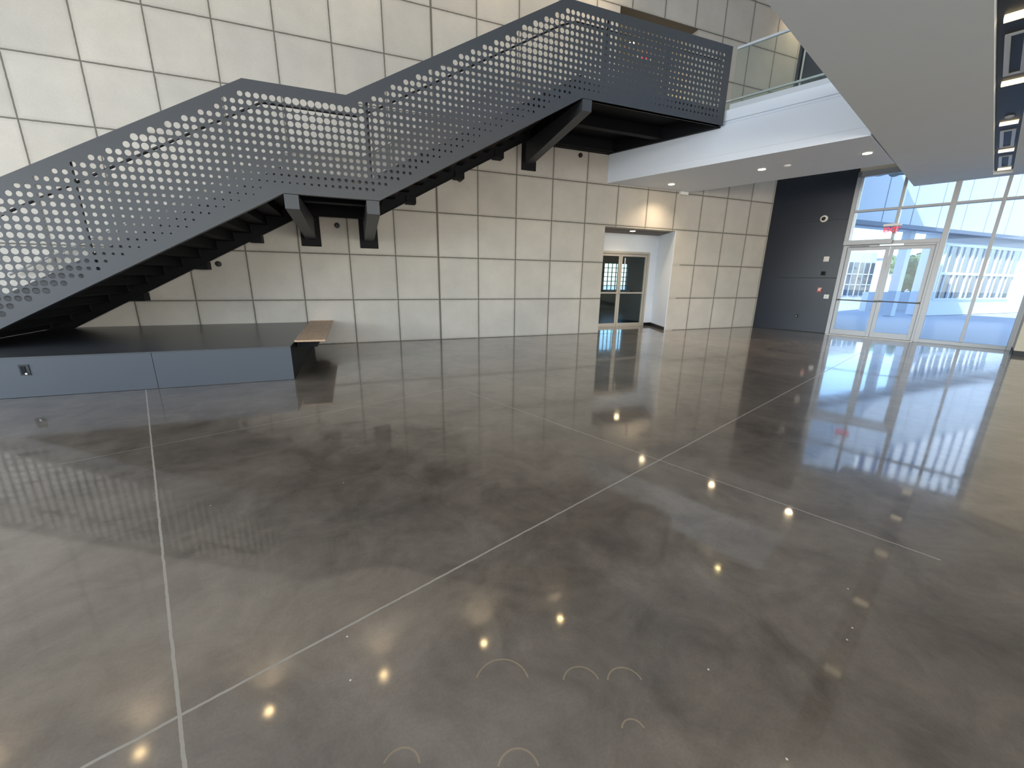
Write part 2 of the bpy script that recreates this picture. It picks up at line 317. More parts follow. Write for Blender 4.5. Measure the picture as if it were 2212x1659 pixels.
HOLES = '-5.93,2.47,0.6;-5.93,2.37,0.62;-5.93,2.27,0.64;-6.03,2.07,0.65;-6.06,1.97,0.67;-6.14,1.67,0.72;-6.14,1.57,0.73;-6.24,1.27,0.66;-5.73,2.57,0.56;-5.63,2.67,0.5;-5.43,2.77,0.52;-5.23,2.87,0.55;-5.03,2.97,0.6;-4.83,2.97,0.63;-4.54,2.97,0.66;-4.75,2.87,0.6;-4.84,2.77,0.55;-5.04,2.67,0.5;-5.13,2.57,0.5;-5.14,2.18,0.47;-5.14,2.07,0.5;-5.34,1.97,0.54;-5.45,1.77,0.62;-5.54,1.67,0.66;-5.84,1.58,0.75;-5.93,1.47,0.75;-5.76,1.48,0.68;-5.46,1.48,0.5;-5.25,1.58,0.42;-5.15,1.68,0.35;-4.95,1.78,0.3;-4.76,1.88,0.22;-4.55,1.98,0.22;-4.35,2.08,0.2;-4.86,1.98,0.3;-4.95,1.98,0.4;-4.24,2.58,0.4;-4.45,2.48,0.38;-4.64,2.38,0.36;-4.75,2.28,0.33;-4.93,2.18,0.38;-4.15,2.78,0.5;-4.41,2.78,0.54;-5.53,1.97,0.6;-5.63,2.07,0.66;-5.73,2.17,0.62;-5.57,2.27,0.58;-5.42,2.47,0.52;-5.36,2.36,0.5;-4.35,2.18,0.18;-4.45,2.18,0.22;-4.25,2.28,0.22;-4.76,2.08,0.26;-4.34,3.37,0.78;-4.43,3.27,0.78;-4.14,3.47,0.72;-3.94,3.58,0.66;-3.74,3.68,0.6;-3.54,3.78,0.55;-3.44,3.88,0.55;-3.24,3.98,0.6;-3.04,3.98,0.64;-2.84,3.98,0.7;-2.64,3.98,0.8;-2.35,3.98,0.85;-4.35,3.08,0.7;-4.24,3.08,0.7;-4.14,3.18,0.68;-4.04,3.27,0.65;-3.95,3.28,0.62;-3.84,3.28,0.57;-3.65,3.48,0.55;-3.24,3.68,0.57;-3.04,3.78,0.6;-2.84,3.78,0.65;-2.64,3.78,0.72;-2.33,3.78,0.78;-3.34,3.58,0.53;-3.46,3.48,0.5;-3.34,3.38,0.48;-3.15,3.48,0.52;-2.95,3.48,0.54;-2.64,3.58,0.66;-2.24,3.68,0.75;-4.23,2.98,0.62;-4.45,2.88,0.6;-4.24,2.88,0.57;-4.04,2.88,0.52;-3.84,3.08,0.53;-3.65,3.18,0.48;-3.35,3.18,0.4;-3.14,3.28,0.42;-3.84,2.98,0.48;-3.54,3.08,0.42;-3.25,3.19,0.4;-3.16,3.08,0.33;-2.94,3.18,0.4;-2.64,3.28,0.5;-2.36,3.29,0.53;-2.25,3.5,0.62;-4.43,2.78,0.55;-4.23,2.78,0.52;-4.55,2.57,0.45;-4.25,2.58,0.4;-4.15,2.68,0.42;-3.95,2.79,0.4;-3.75,2.88,0.38;-3.65,2.78,0.32;-3.85,2.68,0.34;-3.85,2.59,0.3;-3.96,2.48,0.22;-3.75,2.58,0.22;-3.55,2.68,0.22;-3.35,2.78,0.24;-3.15,2.89,0.22;-2.95,2.99,0.25;-3.65,2.48,0.18;-3.45,2.58,0.16;-3.25,2.68,0.16;-3.05,2.79,0.16;-2.86,2.89,0.22;-2.46,2.89,0.27;-2.35,2.99,0.32;-2.84,3.09,0.38;-2.44,3.08,0.42;-2.34,3.98,0.84;-2.54,3.98,0.86;-2.04,3.98,0.78;-1.84,3.99,0.72;-1.74,3.98,0.68;-1.65,3.98,0.66;-1.64,4.08,0.62;-1.45,4.18,0.62;-1.34,4.28,0.6;-1.15,4.38,0.64;-0.95,4.48,0.66;-2.45,3.78,0.8;-2.25,3.78,0.78;-2.05,3.78,0.74;-1.85,3.79,0.7;-1.65,3.78,0.67;-2.34,3.59,0.74;-2.13,3.59,0.72;-1.94,3.58,0.7;-1.75,3.59,0.67;-1.64,3.58,0.64;-2.35,3.48,0.67;-2.05,3.48,0.65;-1.84,3.49,0.66;-1.65,3.49,0.62;-2.54,3.39,0.55;-2.25,3.38,0.62;-1.95,3.39,0.64;-2.65,3.28,0.5;-2.35,3.28,0.55;-2.04,3.29,0.6;-1.64,3.29,0.6;-2.44,3.19,0.48;-2.25,3.19,0.52;-2.04,3.19,0.55;-1.85,3.19,0.56;-1.65,3.18,0.56;-2.75,3.08,0.35;-2.55,3.08,0.4;-2.34,3.09,0.42;-2.14,3.09,0.48;-1.95,3.09,0.5;-1.74,3.09,0.52;-1.64,3.09,0.56;-2.65,2.99,0.3;-2.25,2.99,0.36;-1.84,2.99,0.42;-1.65,2.99,0.42;-1.44,2.99,0.4;-1.35,3,0.38;-2.65,2.89,0.2;-2.25,2.89,0.32;-1.85,2.89,0.38;-1.55,2.9,0.4;-1.24,3.2,0.45;-1.04,3.2,0.4;-1.15,3.1,0.42;-0.85,3.3,0.36;-0.64,3.39,0.34;-0.45,3.49,0.25;-1.35,3.99,0.6;-1.15,3.99,0.5;-0.95,3.99,0.44;-0.75,3.99,0.38;-0.65,3.99,0.34;-0.45,3.99,0.33;-1.05,4.18,0.52;-0.85,4.19,0.47;-0.65,4.19,0.4;-0.45,4.18,0.4;-1.35,3.89,0.6;-1.14,3.89,0.48;-0.95,3.89,0.42;-1.45,3.79,0.62;-1.35,3.79,0.6;-1.14,3.79,0.48;-1.45,3.69,0.62;-1.35,3.69,0.57;-1.05,3.69,0.44;-0.85,3.69,0.4;-0.65,3.69,0.38;-0.45,3.69,0.34;-1.35,3.48,0.55;-1.14,3.49,0.5;-0.95,3.49,0.48;-0.85,3.49,0.47;-0.65,3.59,0.4;-0.75,3.59,0.42;-1.44,3.39,0.62;-1.14,3.39,0.55;-1.05,3.39,0.52;-1.45,3.19,0.6;-1.45,3.29,0.6;-1.49,3.08,0.5;-0.75,4.58,0.72;-0.85,4.48,0.66;-0.55,4.68,0.68;-0.35,4.78,0.72;-0.25,4.88,0.74;-0.05,4.97,0.68;0.15,5.07,0.66;0.35,5.18,0.66;0.54,5.27,0.68;0.74,5.37,0.76;0.94,5.47,0.82;1.04,5.56,0.88;1.14,5.57,0.86;-0.65,4.38,0.57;-0.45,4.48,0.55;-0.25,4.58,0.57;-0.15,4.68,0.57;0.05,4.78,0.57;0.25,4.88,0.55;0.45,4.98,0.6;0.65,5.08,0.64;0.85,5.18,0.72;1.04,5.28,0.8;1.15,5.37,0.82;1.34,5.46,0.8;1.54,5.57,0.76;1.75,5.67,0.68;1.92,5.66,0.62;-0.65,4.18,0.48;-0.45,4.28,0.5;-0.25,4.38,0.48;-0.05,4.58,0.5;0.15,4.68,0.5;0.35,4.78,0.52;0.56,4.88,0.55;0.65,4.98,0.6;0.85,5.08,0.68;1.05,5.17,0.72;1.25,5.27,0.76;1.44,5.38,0.76;1.64,5.48,0.7;1.85,5.47,0.6;-0.35,4.28,0.48;-0.15,4.38,0.45;0.05,4.48,0.45;0.25,4.59,0.43;0.45,4.68,0.45;0.55,4.78,0.5;0.75,4.88,0.57;0.95,4.98,0.66;1.15,5.08,0.68;1.35,5.17,0.68;1.55,5.28,0.66;1.75,5.28,0.6;1.95,5.28,0.52;-0.45,4.18,0.42;-0.15,4.28,0.4;0.05,4.38,0.4;0.25,4.49,0.4;0.45,4.59,0.4;0.65,4.78,0.5;0.75,4.79,0.5;0.85,4.88,0.58;1.04,4.98,0.62;1.25,4.98,0.58;1.45,5.09,0.6;1.65,5.18,0.55;1.85,5.18,0.5;-0.14,4.19,0.35;0.06,4.28,0.34;0.25,4.38,0.33;0.45,4.49,0.38;0.65,4.58,0.4;0.75,4.69,0.44;0.95,4.68,0.44;1.16,4.79,0.46;1.05,4.89,0.54;1.25,4.89,0.53;1.46,4.89,0.5;1.55,4.98,0.53;1.75,4.99,0.48;1.86,4.99,0.4;-0.25,4.09,0.32;-0.04,4.09,0.3;0.05,4.19,0.32;0.25,4.19,0.32;0.45,4.29,0.32;0.65,4.39,0.34;0.86,4.49,0.4;1.05,4.59,0.4;1.15,4.59,0.42;1.35,4.69,0.44;1.55,4.79,0.42;1.76,4.89,0.42;-0.85,3.99,0.48;-0.65,3.99,0.42;-0.85,3.89,0.45;-0.65,3.88,0.4;-0.45,3.89,0.38;-0.25,3.89,0.34;-0.05,3.99,0.3;0.05,3.99,0.33;0.25,4.09,0.34;-0.84,3.7,0.42;-0.64,3.69,0.4;-0.44,3.69,0.38;-0.95,3.59,0.48;-0.74,3.59,0.45;-0.55,3.59,0.3;-0.04,3.7,0.25;-0.34,3.7,0.25;0.36,4.09,0.22;0.66,4.11,0.2;0.75,4.3,0.22;1.05,4.3,0.2;1.56,4.6,0.25;1.66,4.8,0.28;1.85,4.9,0.28;0.56,4.2,0.2;0.16,3.99,0.2;0.45,4,0.18;0.15,3.79,0.2;1.84,5.96,0.68;1.94,5.96,0.66;2.14,5.97,0.64;2.34,5.96,0.6;2.54,5.96,0.58;2.73,5.96,0.56;2.83,5.96,0.56;1.64,5.87,0.75;1.63,5.77,0.78;1.74,5.68,0.76;1.64,5.58,0.76;1.84,5.67,0.7;2.04,5.67,0.58;2.24,5.67,0.52;2.45,5.68,0.48;1.75,5.48,0.7;1.95,5.48,0.6;2.16,5.48,0.5;2.35,5.48,0.44;2.45,5.48,0.42;1.75,5.28,0.66;1.95,5.29,0.55;2.15,5.29,0.45;2.35,5.28,0.38;2.45,5.28,0.36;1.76,5.09,0.55;1.96,5.08,0.46;2.15,5.09,0.38;2.36,5.08,0.32;2.46,5.09,0.3;1.76,4.98,0.52;1.85,4.99,0.48;1.94,4.99,0.42;1.75,4.89,0.45;2.04,5,0.28;2.25,4.99,0.25;2.45,4.99,0.22;2.65,5.09,0.22;2.65,5.39,0.3;2.64,5.78,0.42;2.63,5.87,0.46;2.92,5.97,0.48;3.03,5.96,0.42;3.13,5.97,0.38;3.24,5.97,0.3;3.36,5.96,0.26;2.73,5.87,0.5;2.84,5.87,0.48;2.93,5.87,0.42;2.74,5.77,0.48;2.93,5.77,0.42;3.13,5.77,0.38;3.23,5.77,0.36;3.43,5.77,0.34;3.63,5.77,0.3;3.85,5.77,0.26;2.74,5.67,0.42;3.04,5.67,0.36;3.23,5.67,0.36;3.44,5.67,0.34;3.63,5.67,0.3;3.84,5.67,0.27;3.14,5.58,0.36;3.33,5.57,0.35;3.54,5.57,0.33;3.84,5.57,0.28;2.74,5.48,0.34;3.04,5.48,0.32;3.35,5.48,0.3;3.64,5.47,0.26;3.94,5.48,0.25;2.75,5.38,0.28;2.95,5.38,0.25;3.15,5.38,0.25;2.75,5.28,0.24;2.75,5.18,0.2;2.75,5.09,0.16;3.53,5.97,0.32;3.63,5.97,0.32;3.73,5.97,0.32;4.43,5.96,0.45;4.52,5.96,0.48;4.82,5.96,0.5;5.02,5.96,0.55;5.22,5.96,0.52;5.42,5.96,0.5;4.33,5.86,0.38;4.52,5.86,0.46;4.73,5.87,0.5;4.93,5.86,0.5;5.12,5.86,0.54;5.42,5.87,0.45;4.13,5.77,0.3;4.23,5.77,0.33;4.33,5.77,0.36;4.53,5.77,0.42;4.73,5.77,0.45;4.93,5.77,0.48;5.13,5.77,0.5;5.42,5.77,0.42;4.14,5.58,0.26;4.34,5.57,0.34;4.53,5.57,0.4;4.74,5.57,0.44;5.03,5.57,0.48;5.23,5.57,0.46;5.43,5.57,0.4;4.14,5.38,0.28;4.34,5.37,0.34;4.54,5.37,0.4;4.74,5.38,0.45;4.94,5.38,0.48;5.24,5.38,0.45;4.15,5.18,0.26;4.34,5.18,0.36;4.54,5.19,0.42;4.15,5.08,0.32;4.24,5.08,0.35;4.34,5.08,0.4;4.54,5.08,0.46;4.75,5.08,0.5;5.05,5.08,0.55;5.24,5.07,0.5;5.45,5.08,0.5;4.14,5.28,0.28;4.34,5.28,0.36;4.54,5.28,0.42;4.74,5.28,0.48;5.04,5.28,0.5;5.45,5.28,0.44;3.86,4.99,0.15;4.05,4.99,0.2;4.24,4.99,0.24;4.55,5,0.3;4.84,5,0.3;5.15,5.01,0.3;5.44,5,0.3;3.96,4.89,0.22;4.26,4.89,0.26;4.64,4.9,0.3;4.94,4.9,0.3;5.46,4.89,0.25;3.48,5.27,0.1;3.16,5.22,0.12;3.5,5.1,0.08;3.02,5.08,0.08;3.27,5.01,0.08;2.87,4.94,0.08;3.65,5.24,0.14;3.76,5.06,0.1;2.76,5.01,0.13;3.35,5.27,0.15'

# ================================================================== STRUCTURE
ZC = 9.60
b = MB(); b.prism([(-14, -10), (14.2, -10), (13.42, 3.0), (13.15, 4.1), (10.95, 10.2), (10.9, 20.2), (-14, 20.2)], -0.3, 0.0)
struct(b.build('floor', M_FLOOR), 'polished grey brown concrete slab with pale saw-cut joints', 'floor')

b = MB(); T = 0.35                                             # concrete wall with two openings
AX0, AX1, AZ = 4.655, 7.12, 2.96; BX0, BX1, BZ0, BZ1 = 4.655, 7.12, 5.04, 8.0
b.box(-14, AX0, WY, WY+T, 0, ZC); b.box(AX1, 11.02, WY, WY+T, AZ, ZC); b.prism([(AX1+0.02, WY), (11.02, WY), (11.02, WY+T), (AX1+0.3, WY+T)], 0, AZ)
b.box(AX0, AX1, WY, WY+T, AZ, BZ0); b.box(AX0, AX1, WY, WY+T, BZ1, ZC)
struct(b.build('wall_north', M_CONC), 'tall precast concrete wall scored into squares behind the staircase', 'wall')

b = MB(); b.gbox(-2.35, -0.03, 0.0, 0.3, 0, 3.345); b.gbox(-2.35, -0.03, 0.006, 0.3, 3.345, 3.353); b.gbox(-2.35, -0.03, 0.0, 0.3, 3.353, ZC)
w = b.build('wall_entrance', M_BLACK); struct(w, 'near-black flat wall between the concrete wall and the glass doors', 'wall')
b = MB(); b.gbox(-2.09, -0.03, -0.012, 0.0, 0.02, 1.668); b.gbox(-2.09, -0.03, -0.012, 0.0, 1.688, 3.34); b.gbox(-2.09, -0.03, -0.012, 0.0, 3.352, ZC)
b.build('wall_panel', M_DARKWALL, w)

b = MB(); b.box(-14, 14.6, -10, 10.4, ZC, ZC+0.3)
struct(b.build('ceiling', M_WHITE), 'high white ceiling over the hall', 'ceiling')

# lower soffit with the black service slot
ZS, ZT = 4.04, 5.04
b = MB(); b.ubox(-4.0, UG, 1.17, 2.54, ZS, ZT); b.ubox(-4.0, UG, -9.0, 0.88, ZS, ZT); b.ubox(13.36, UG, 0.88, 1.17, ZS, ZT); b.ubox(-4.0, 13.36, 0.88, 1.17, 4.14, ZT)
struct(b.build('ceiling_lower', M_SOFFIT), 'broad flat grey-white soffit of the upper floor', 'ceiling')
t = root('service_slot', uv(9, 1.02, 4.14), 'long black slot in the soffit holding small lights and air grilles', 'light slot')
b = MB(); b.ubox(-3.9, 13.35, 0.885, 1.165, 4.12, 4.138); b.build('slot_panel', M_BLACK, t)
for u in (2.95, 4.95, 7.0, 9.08, 11.2, 13.15):
    b = MB(); b.ubox(u-0.055, u+0.055, 0.92, 1.12, 4.085, 4.12); b.build('light_bar', M_LAMPW, t)
for u0, u1 in ((11.75, 12.95), (9.6, 10.9), (5.4, 6.7)):
    b = MB()
    b.ubox(u0, u1, 0.93, 0.975, 4.10, 4.12); b.ubox(u0, u1, 1.065, 1.11, 4.10, 4.12); b.ubox(u0, u0+0.03, 0.975, 1.065, 4.10, 4.12); b.ubox(u1-0.03, u1, 0.975, 1.065, 4.10, 4.12)
    b.build('air_grille', M_TRIM, t)
b = MB(); b.disc(uv(8.72, 1.02, 4.12), (0, 0, -1), [(0.055, 0), (0.05, 0.02), (0.03, 0.03)]); b.build('sensor', M_TRIM, t, smooth=True)

# bridge from the concrete wall to the upper floor
BR = [(4.63, WY), (6.70, 5.10), (9.10, 5.93), (7.44, WY)]
b = MB(); b.prism(BR, ZS, ZT)
br = b.build('floor_bridge', M_WHITE); struct(br, 'white bridge slab joining the stair head to the upper floor', 'bridge')
BQ = Vector((4.63, WY, 0)); BT = (Vector((6.70, 5.10, 0))-BQ).normalized(); BN = Vector((-BT.y, BT.x, 0))   # BN points to the right side
def bp(s, d, z): p = BQ + BT*s + BN*d; return Vector((p.x, p.y, z))
def bbox(b, s0, s1, d0, d1, z0, z1, mi=0):
    P = [bp(s0, d0, 0), bp(s1, d0, 0), bp(s1, d1, 0), bp(s0, d1, 0)]; return b.prism([(p.x, p.y) for p in P], z0, z1, mi)
b = MB(); bbox(b, 0.0, 5.38, -0.03, 0.0, 4.19, 4.765); bbox(b, 0.0, 5.38, -0.012, 0.0, 4.79, 4.812); bbox(b, 0.0, 5.38, -0.03, 0.0, 4.84, 5.04)
b.build('fascia_board', M_WHITE, br)
b = MB(); bbox(b, 0.0, 5.38, -0.02, 0.0, ZS, 4.19); b.build('fascia_skirt', M_WHITE, br)

# lower alcove
def splay(y): return (y-WY)*0.40
YD = 11.40
b = MB()
b.prism([(AX0, WY+0.001), (AX0+splay(YD), YD), (AX0+splay(YD)-0.2, YD), (AX0-0.2, WY+T)], 0, AZ)
b.prism([(AX1, WY+0.001), (AX1+0.019, WY+0.001), (AX1+0.29, WY+T), (AX1+splay(YD)+0.3, YD), (AX1+splay(YD), YD)], 0, AZ)
DX0, DX1, DZ = 5.13, 7.33, 2.42
b.box(AX0, DX0, YD, YD+0.15, 0, AZ); b.box(DX1, AX1+splay(YD)+0.3, YD, YD+0.15, 0, AZ); b.box(DX0, DX1, YD, YD+0.15, DZ, AZ)
struct(b.build('wall_alcove', M_WHITE), 'white plaster walls of the recessed door alcove', 'wall')
b = MB(); b.box(AX0-0.3, AX1+0.9, WY+0.30, YD+0.15, AZ, AZ+0.1); struct(b.build('ceiling_alcove', M_BROWN), 'small ceiling of the door alcove', 'ceiling')
b = MB(); x1 = AX1+splay(YD)
b.box(DX1+0.03, x1, YD-0.015, YD, 0, 0.10); b.prism([(AX1+0.02, WY+0.05), (x1, YD-0.01), (x1-0.016, YD-0.01), (AX1+0.004, WY+0.05)], 0, 0.10)
struct(b.build('baseboard_alcove', M_BLACK), 'black rubber baseboard in the door alcove', 'baseboard')
# upper alcove behind the bridge
b = MB(); b.box(BX0-0.2, BX0, WY+T, 12.2, BZ0, BZ1); b.box(BX1, BX1+0.2, WY+T, 12.2, BZ0, BZ1); b.box(BX0-0.2, BX1+0.2, 12.2, 12.35, BZ0, BZ1)
b.box(BX0-0.2, BX1+0.2, WY+T, 12.35, BZ1, BZ1+0.1); b.box(BX0-0.2, BX1+0.2, WY+T, 12.35, BZ0-0.1, BZ0); b.box(BX0, BX1, WY, WY+T, BZ0-0.02, BZ0)
struct(b.build('wall_upper_alcove', M_BEIGE), 'beige recess in the concrete wall at the bridge level', 'wall')

# glazed double door in the alcove
d2 = root('door_2', (6.2, YD, 0), 'pair of glass doors with champagne frames set in the white alcove', 'door'); d2['kind'] = 'structure'
b = MB(); b.box(DX0, DX0+0.07, YD-0.03, YD-0.002, 0, DZ); b.box(DX1-0.07, DX1, YD-0.03, YD-0.002, 0, DZ); b.box(DX0+0.07, DX1-0.07, YD-0.03, YD-0.002, DZ-0.07, DZ); b.box(DX0+0.07, DX1-0.07, YD-0.01, YD+0.10, 0, 0.018); b.box(DX0, DX0+0.07, YD-0.002, YD+0.14, 0, DZ); b.box(DX1-0.07, DX1, YD-0.002, YD+0.14, 0, DZ); b.box(DX0+0.07, DX1-0.07, YD-0.002, YD+0.14, DZ-0.07, DZ)
b.build('door_frame', M_CHAMP, d2)
mid = (DX0+DX1)/2 - 0.02
for x0, x1, hx in ((DX0+0.075, mid-0.005, mid-0.10), (mid+0.005, DX1-0.075, mid+0.10)):
    b = MB(); y0, y1 = YD, YD+0.05
    b.box(x0, x0+0.065, y0, y1, 0.02, 2.34); b.box(x1-0.065, x1, y0, y1, 0.02, 2.34); b.box(x0+0.065, x1-0.065, y0, y1, 2.27, 2.34); b.box(x0+0.065, x1-0.065, y0, y1, 0.02, 0.11)
    leaf = b.build('door_leaf', M_CHAMP, d2, bevel=0.003)
    g = MB().box(x0+0.065, x1-0.065, YD+0.022, YD+0.028, 0.11, 2.27).build('glass', M_SMOKE, leaf)
    b = MB(); b.box(x0+0.03, x1-0.03, YD-0.05, YD-0.02, 1.09, 1.135); b.box(x0+0.04, x0+0.07, YD-0.02, YD, 1.085, 1.14); b.box(x1-0.07, x1-0.04, YD-0.02, YD, 1.085, 1.14)
    b.build('push_bar', M_CHAMP, leaf)
b = MB(); b.tube([(mid+0.13, YD-0.05, 1.95), (mid+0.13, YD-0.05, 2.22)], 0.016); b.tube([(mid+0.13, YD-0.05, 2.2), (mid+0.13, YD, 2.2)], 0.012); b.tube([(mid+0.13, YD-0.05, 1.97), (mid+0.13, YD, 1.97)], 0.012)
b.build('door_pull', M_ALUB, d2)

# dim room seen through those doors
b = MB(); Y2 = 19.0
WX0, WX1, WZ0, WZ1 = 10.66, 12.2, 0.97, 2.37
b.box(2.0, WX0, Y2, Y2+0.2, 0, 3.6); b.box(WX1, 16, Y2, Y2+0.2, 0, 3.6); b.box(WX0, WX1, Y2, Y2+0.2, 0, WZ0); b.box(WX0, WX1, Y2, Y2+0.2, WZ1, 3.6)
b.box(1.8, 2.0, 11.55, Y2+0.2, 0, 3.6); b.box(16, 16.2, 11.55, Y2+0.2, 0, 3.6); b.box(1.8, 16.2, 11.55, Y2+0.2, 3.6, 3.7)
b.box(2.0, AX0, 11.45, 11.55, 0, 3.6); b.box(8.0, 16, 11.45, 11.55, 0, 3.6); b.box(AX0, 8.0, 11.45, 11.55, 2.97, 3.6)
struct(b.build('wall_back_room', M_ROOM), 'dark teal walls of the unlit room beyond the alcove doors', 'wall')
b = MB(); b.box(10.9, 16.1, 10.4, 19.2, -0.3, -0.001); struct(b.build('floor_back_room', M_FLOOR), 'shiny dark floor of the back room', 'floor')
w3 = root('window_3', (11.4, Y2, WZ0), 'small gridded window glowing at the far side of the dark back room', 'window'); w3['kind'] = 'structure'
b = MB(); nx, nz = 6, 6
for i in range(nx+1): x = WX0+(WX1-WX0)*i/nx; b.box(x-0.012, x+0.012, Y2+0.02, Y2+0.08, WZ0, WZ1)
for i in range(nz+1): z = WZ0+(WZ1-WZ0)*i/nz; b.box(WX0, WX1, Y2+0.02, Y2+0.08, z-0.017, z+0.017)
b.build('window_grid', M_BLACK, w3)
MB().box(WX0, WX1, Y2-0.25, Y2+0.02, WZ0-0.06, WZ0-0.02).build('window_sill', M_WHITE, w3)
MB().box(WX0, WX1, Y2+0.045, Y2+0.05, WZ0, WZ1).build('window_glass', M_GLASS, w3)

# ------------------------------------------------------------------ entrance curtain wall
w1 = root('window_1', gs(2.8, 0, 0), 'aluminium framed entrance glazing looking onto the sunny courtyard', 'window'); w1['kind'] = 'structure'
b = MB()
b.gbox(-0.05, 0.035, -0.05, 0.10, 2.70, 4.58); b.gbox(0.97, 1.03, -0.05, 0.10, 2.70, 4.50); b.gbox(1.95, 2.06, -0.05, 0.10, 0, 4.50)
b.gbox(2.80, 2.865, -0.05, 0.10, 0.10, 4.50); b.gbox(3.60, 3.69, -0.05, 0.10, 0, 4.50)
b.gbox(-0.05, 3.69, -0.05, 0.10, 4.44, 4.58); b.gbox(0.035, 3.60, -0.045, 0.10, 3.50, 3.56); b.gbox(0.035, 1.95, -0.05, 0.10, 2.60, 2.70)
b.gbox(2.06, 3.60, -0.05, 0.10, 0, 0.095)
b.build('window_frame', M_ALU, w1, bevel=0.004)
b = MB(); b.gbox(0.035, 0.10, 0.02, 0.10, 2.70, 3.50); b.gbox(0.035, 0.10, 0.02, 0.10, 3.56, 4.44); b.gbox(1.03, 1.045, -0.045, 0.10, 2.70, 3.50); b.gbox(1.03, 1.045, -0.045, 0.10, 3.56, 4.44)
b.build('daylit_strip', M_ALUB, w1)  # lighter metal strips stand for the daylit sides of jamb and mullion
for s0, s1, z0, z1 in ((0.10, 0.97, 2.70, 3.50), (0.10, 0.97, 3.56, 4.44), (1.045, 1.95, 2.70, 3.50), (1.045, 1.95, 3.56, 4.44), (2.06, 2.80, 0.095, 3.50), (2.06, 2.80, 3.56, 4.44), (2.865, 3.60, 0.095, 3.50), (2.865, 3.60, 3.56, 4.44)):
    MB().gbox(s0, s1, 0.03, 0.036, z0, z1).build('pane', M_GLASS, w1)
d1 = root('door_1', gs(1.0, 0, 0), 'pair of glass entrance doors in grey aluminium frames beside the charcoal wall', 'door'); d1['kind'] = 'structure'
b = MB(); b.gbox(-0.03, 0.065, -0.05, 0.10, 0, 2.60); b.gbox(1.90, 1.95, -0.05, 0.10, 0, 2.60); b.gbox(0.065, 1.90, -0.04, 0.10, 2.545, 2.60)
b.build('door_frame', M_ALU, d1, bevel=0.004)
for s0, s1, c0, nm in ((0.07, 1.002, 0.11, 'l'), (1.010, 1.895, 1.30, 'r')):
    b = MB(); b.gbox(s0, s0+0.085, 0, 0.05, 0.015, 2.54); b.gbox(s1-0.085, s1, 0, 0.05, 0.015, 2.54); b.gbox(s0+0.085, s1-0.085, 0, 0.05, 2.455, 2.54); b.gbox(s0+0.085, s1-0.085, 0, 0.05, 0.015, 0.17)
    leaf = b.build('door_leaf', M_ALU, d1, bevel=0.003)
    MB().gbox(s0+0.085, s1-0.085, 0.022, 0.028, 0.17, 2.455).build('glass', M_GLASS, leaf)
    b = MB(); b.tube([gs(s0+0.01, -0.055, 1.05), gs(s1-0.01, -0.055, 1.035)], 0.018); b.gbox(s0+0.01, s0+0.05, -0.055, 0, 1.02, 1.07); b.gbox(s1-0.05, s1-0.01, -0.055, 0, 1.02, 1.07)
    b.build('push_bar', M_ALUD, leaf)
b = MB(); b.gbox(0.78, 1.28, -0.09, -0.04, 2.555, 2.60); b.build('door_closer', M_ALUB, d1)
b = MB(); b.gbox(0.12, 0.55, -0.075, -0.04, 2.555, 2.58); b.build('door_closer', M_ALUD, d1)
b = MB(); b.gbox(-0.03, 1.03, -0.17, -0.05, 2.605, 2.735); b.build('operator_box', M_ALU, d1, bevel=0.006)
b = MB(); b.gbox(0.0, 1.95, -0.12, 0.12, 0.0, 0.012); b.build('threshold', M_CHAMP, d1)
# header wall and upper glazing
b = MB(); b.gbox(-0.05, 3.7, 0.0, 0.2, 4.58, 5.45); struct(b.build('wall_header', M_BEIGE), 'beige wall strip above the entrance glazing', 'wall')
w2 = root('window_2', gs(-1.0, 0.3, 6), 'tall narrow strip of dark upper glazing beside the concrete wall', 'window'); w2['kind'] = 'structure'
b = MB(); b.gbox(-0.03, 6.5, 0.0, 0.2, 5.45, ZC); b.build('dark_spandrel', M_DARKWALL, w2)
b = MB(); b.gbox(-1.97, -1.93, -0.03, -0.012, 5.2, ZC); b.build('daylit_strip', M_ALUB, w2)  # pale metal strip stands in for a slit of blue daylight
# right-hand end wall beside the glazing
E0 = gs(3.69, 0, 0)
b = MB(); b.gbox(3.69, 4.1, -0.95, 0.2, 0, ZS); b.gbox(4.1, 12.5, -0.95, -0.7, 0, ZS)
struct(b.build('wall_right', M_BEIGE), 'beige plaster wall at the right edge beside the glazing', 'wall')
b = MB(); b.gbox(3.675, 3.69, -0.965, -0.08, 0, 0.10); b.gbox(3.675, 12.5, -0.965, -0.95, 0, 0.10)
struct(b.build('baseboard_right', M_BLACK), 'black baseboard along the beige wall', 'baseboard')
b = MB(); b.gbox(3.665, 3.69, -0.07, -0.05, 0.0, ZS); struct(b.build('trim_1', M_TRIM), 'white jamb trim at the end of the glazing', 'trim')
# walls behind the photographer with tall daylight windows
b = MB(); b.box(-14, 14.2, -10.3, -10, 0, 1.0); b.box(-14, 14.2, -10.3, -10, 8.2, ZC)
for x in (-14, -10.2, -6, -1.8, 2.4, 6.6, 10.2): b.box(x, x+0.5, -10.3, -10, 1.0, 8.2)
b.box(10.7, 14.2, -10.3, -10, 1.0, 8.2)
struct(b.build('wall_south', M_WHITE), 'white wall with tall windows behind the photographer', 'wall')
b = MB(); b.box(-14.3, -14, -10, 10.4, 0, 1.0); b.box(-14.3, -14, -10, 10.4, 4.6, ZC); b.box(-21, -14.3, -10, 10.4, 4.7, 5.0)  # includes an unseen outer overhang, added to keep sun out of these windows
for y in (-10, -6, -2, 2, 6): b.box(-14.3, -14, y, y+0.5, 1.0, 4.6)
b.box(-14.3, -14, 6.5, 10.4, 1.0, 4.6)
struct(b.build('wall_west', M_WHITE), 'white wall with tall windows at the left end of the hall', 'wall')

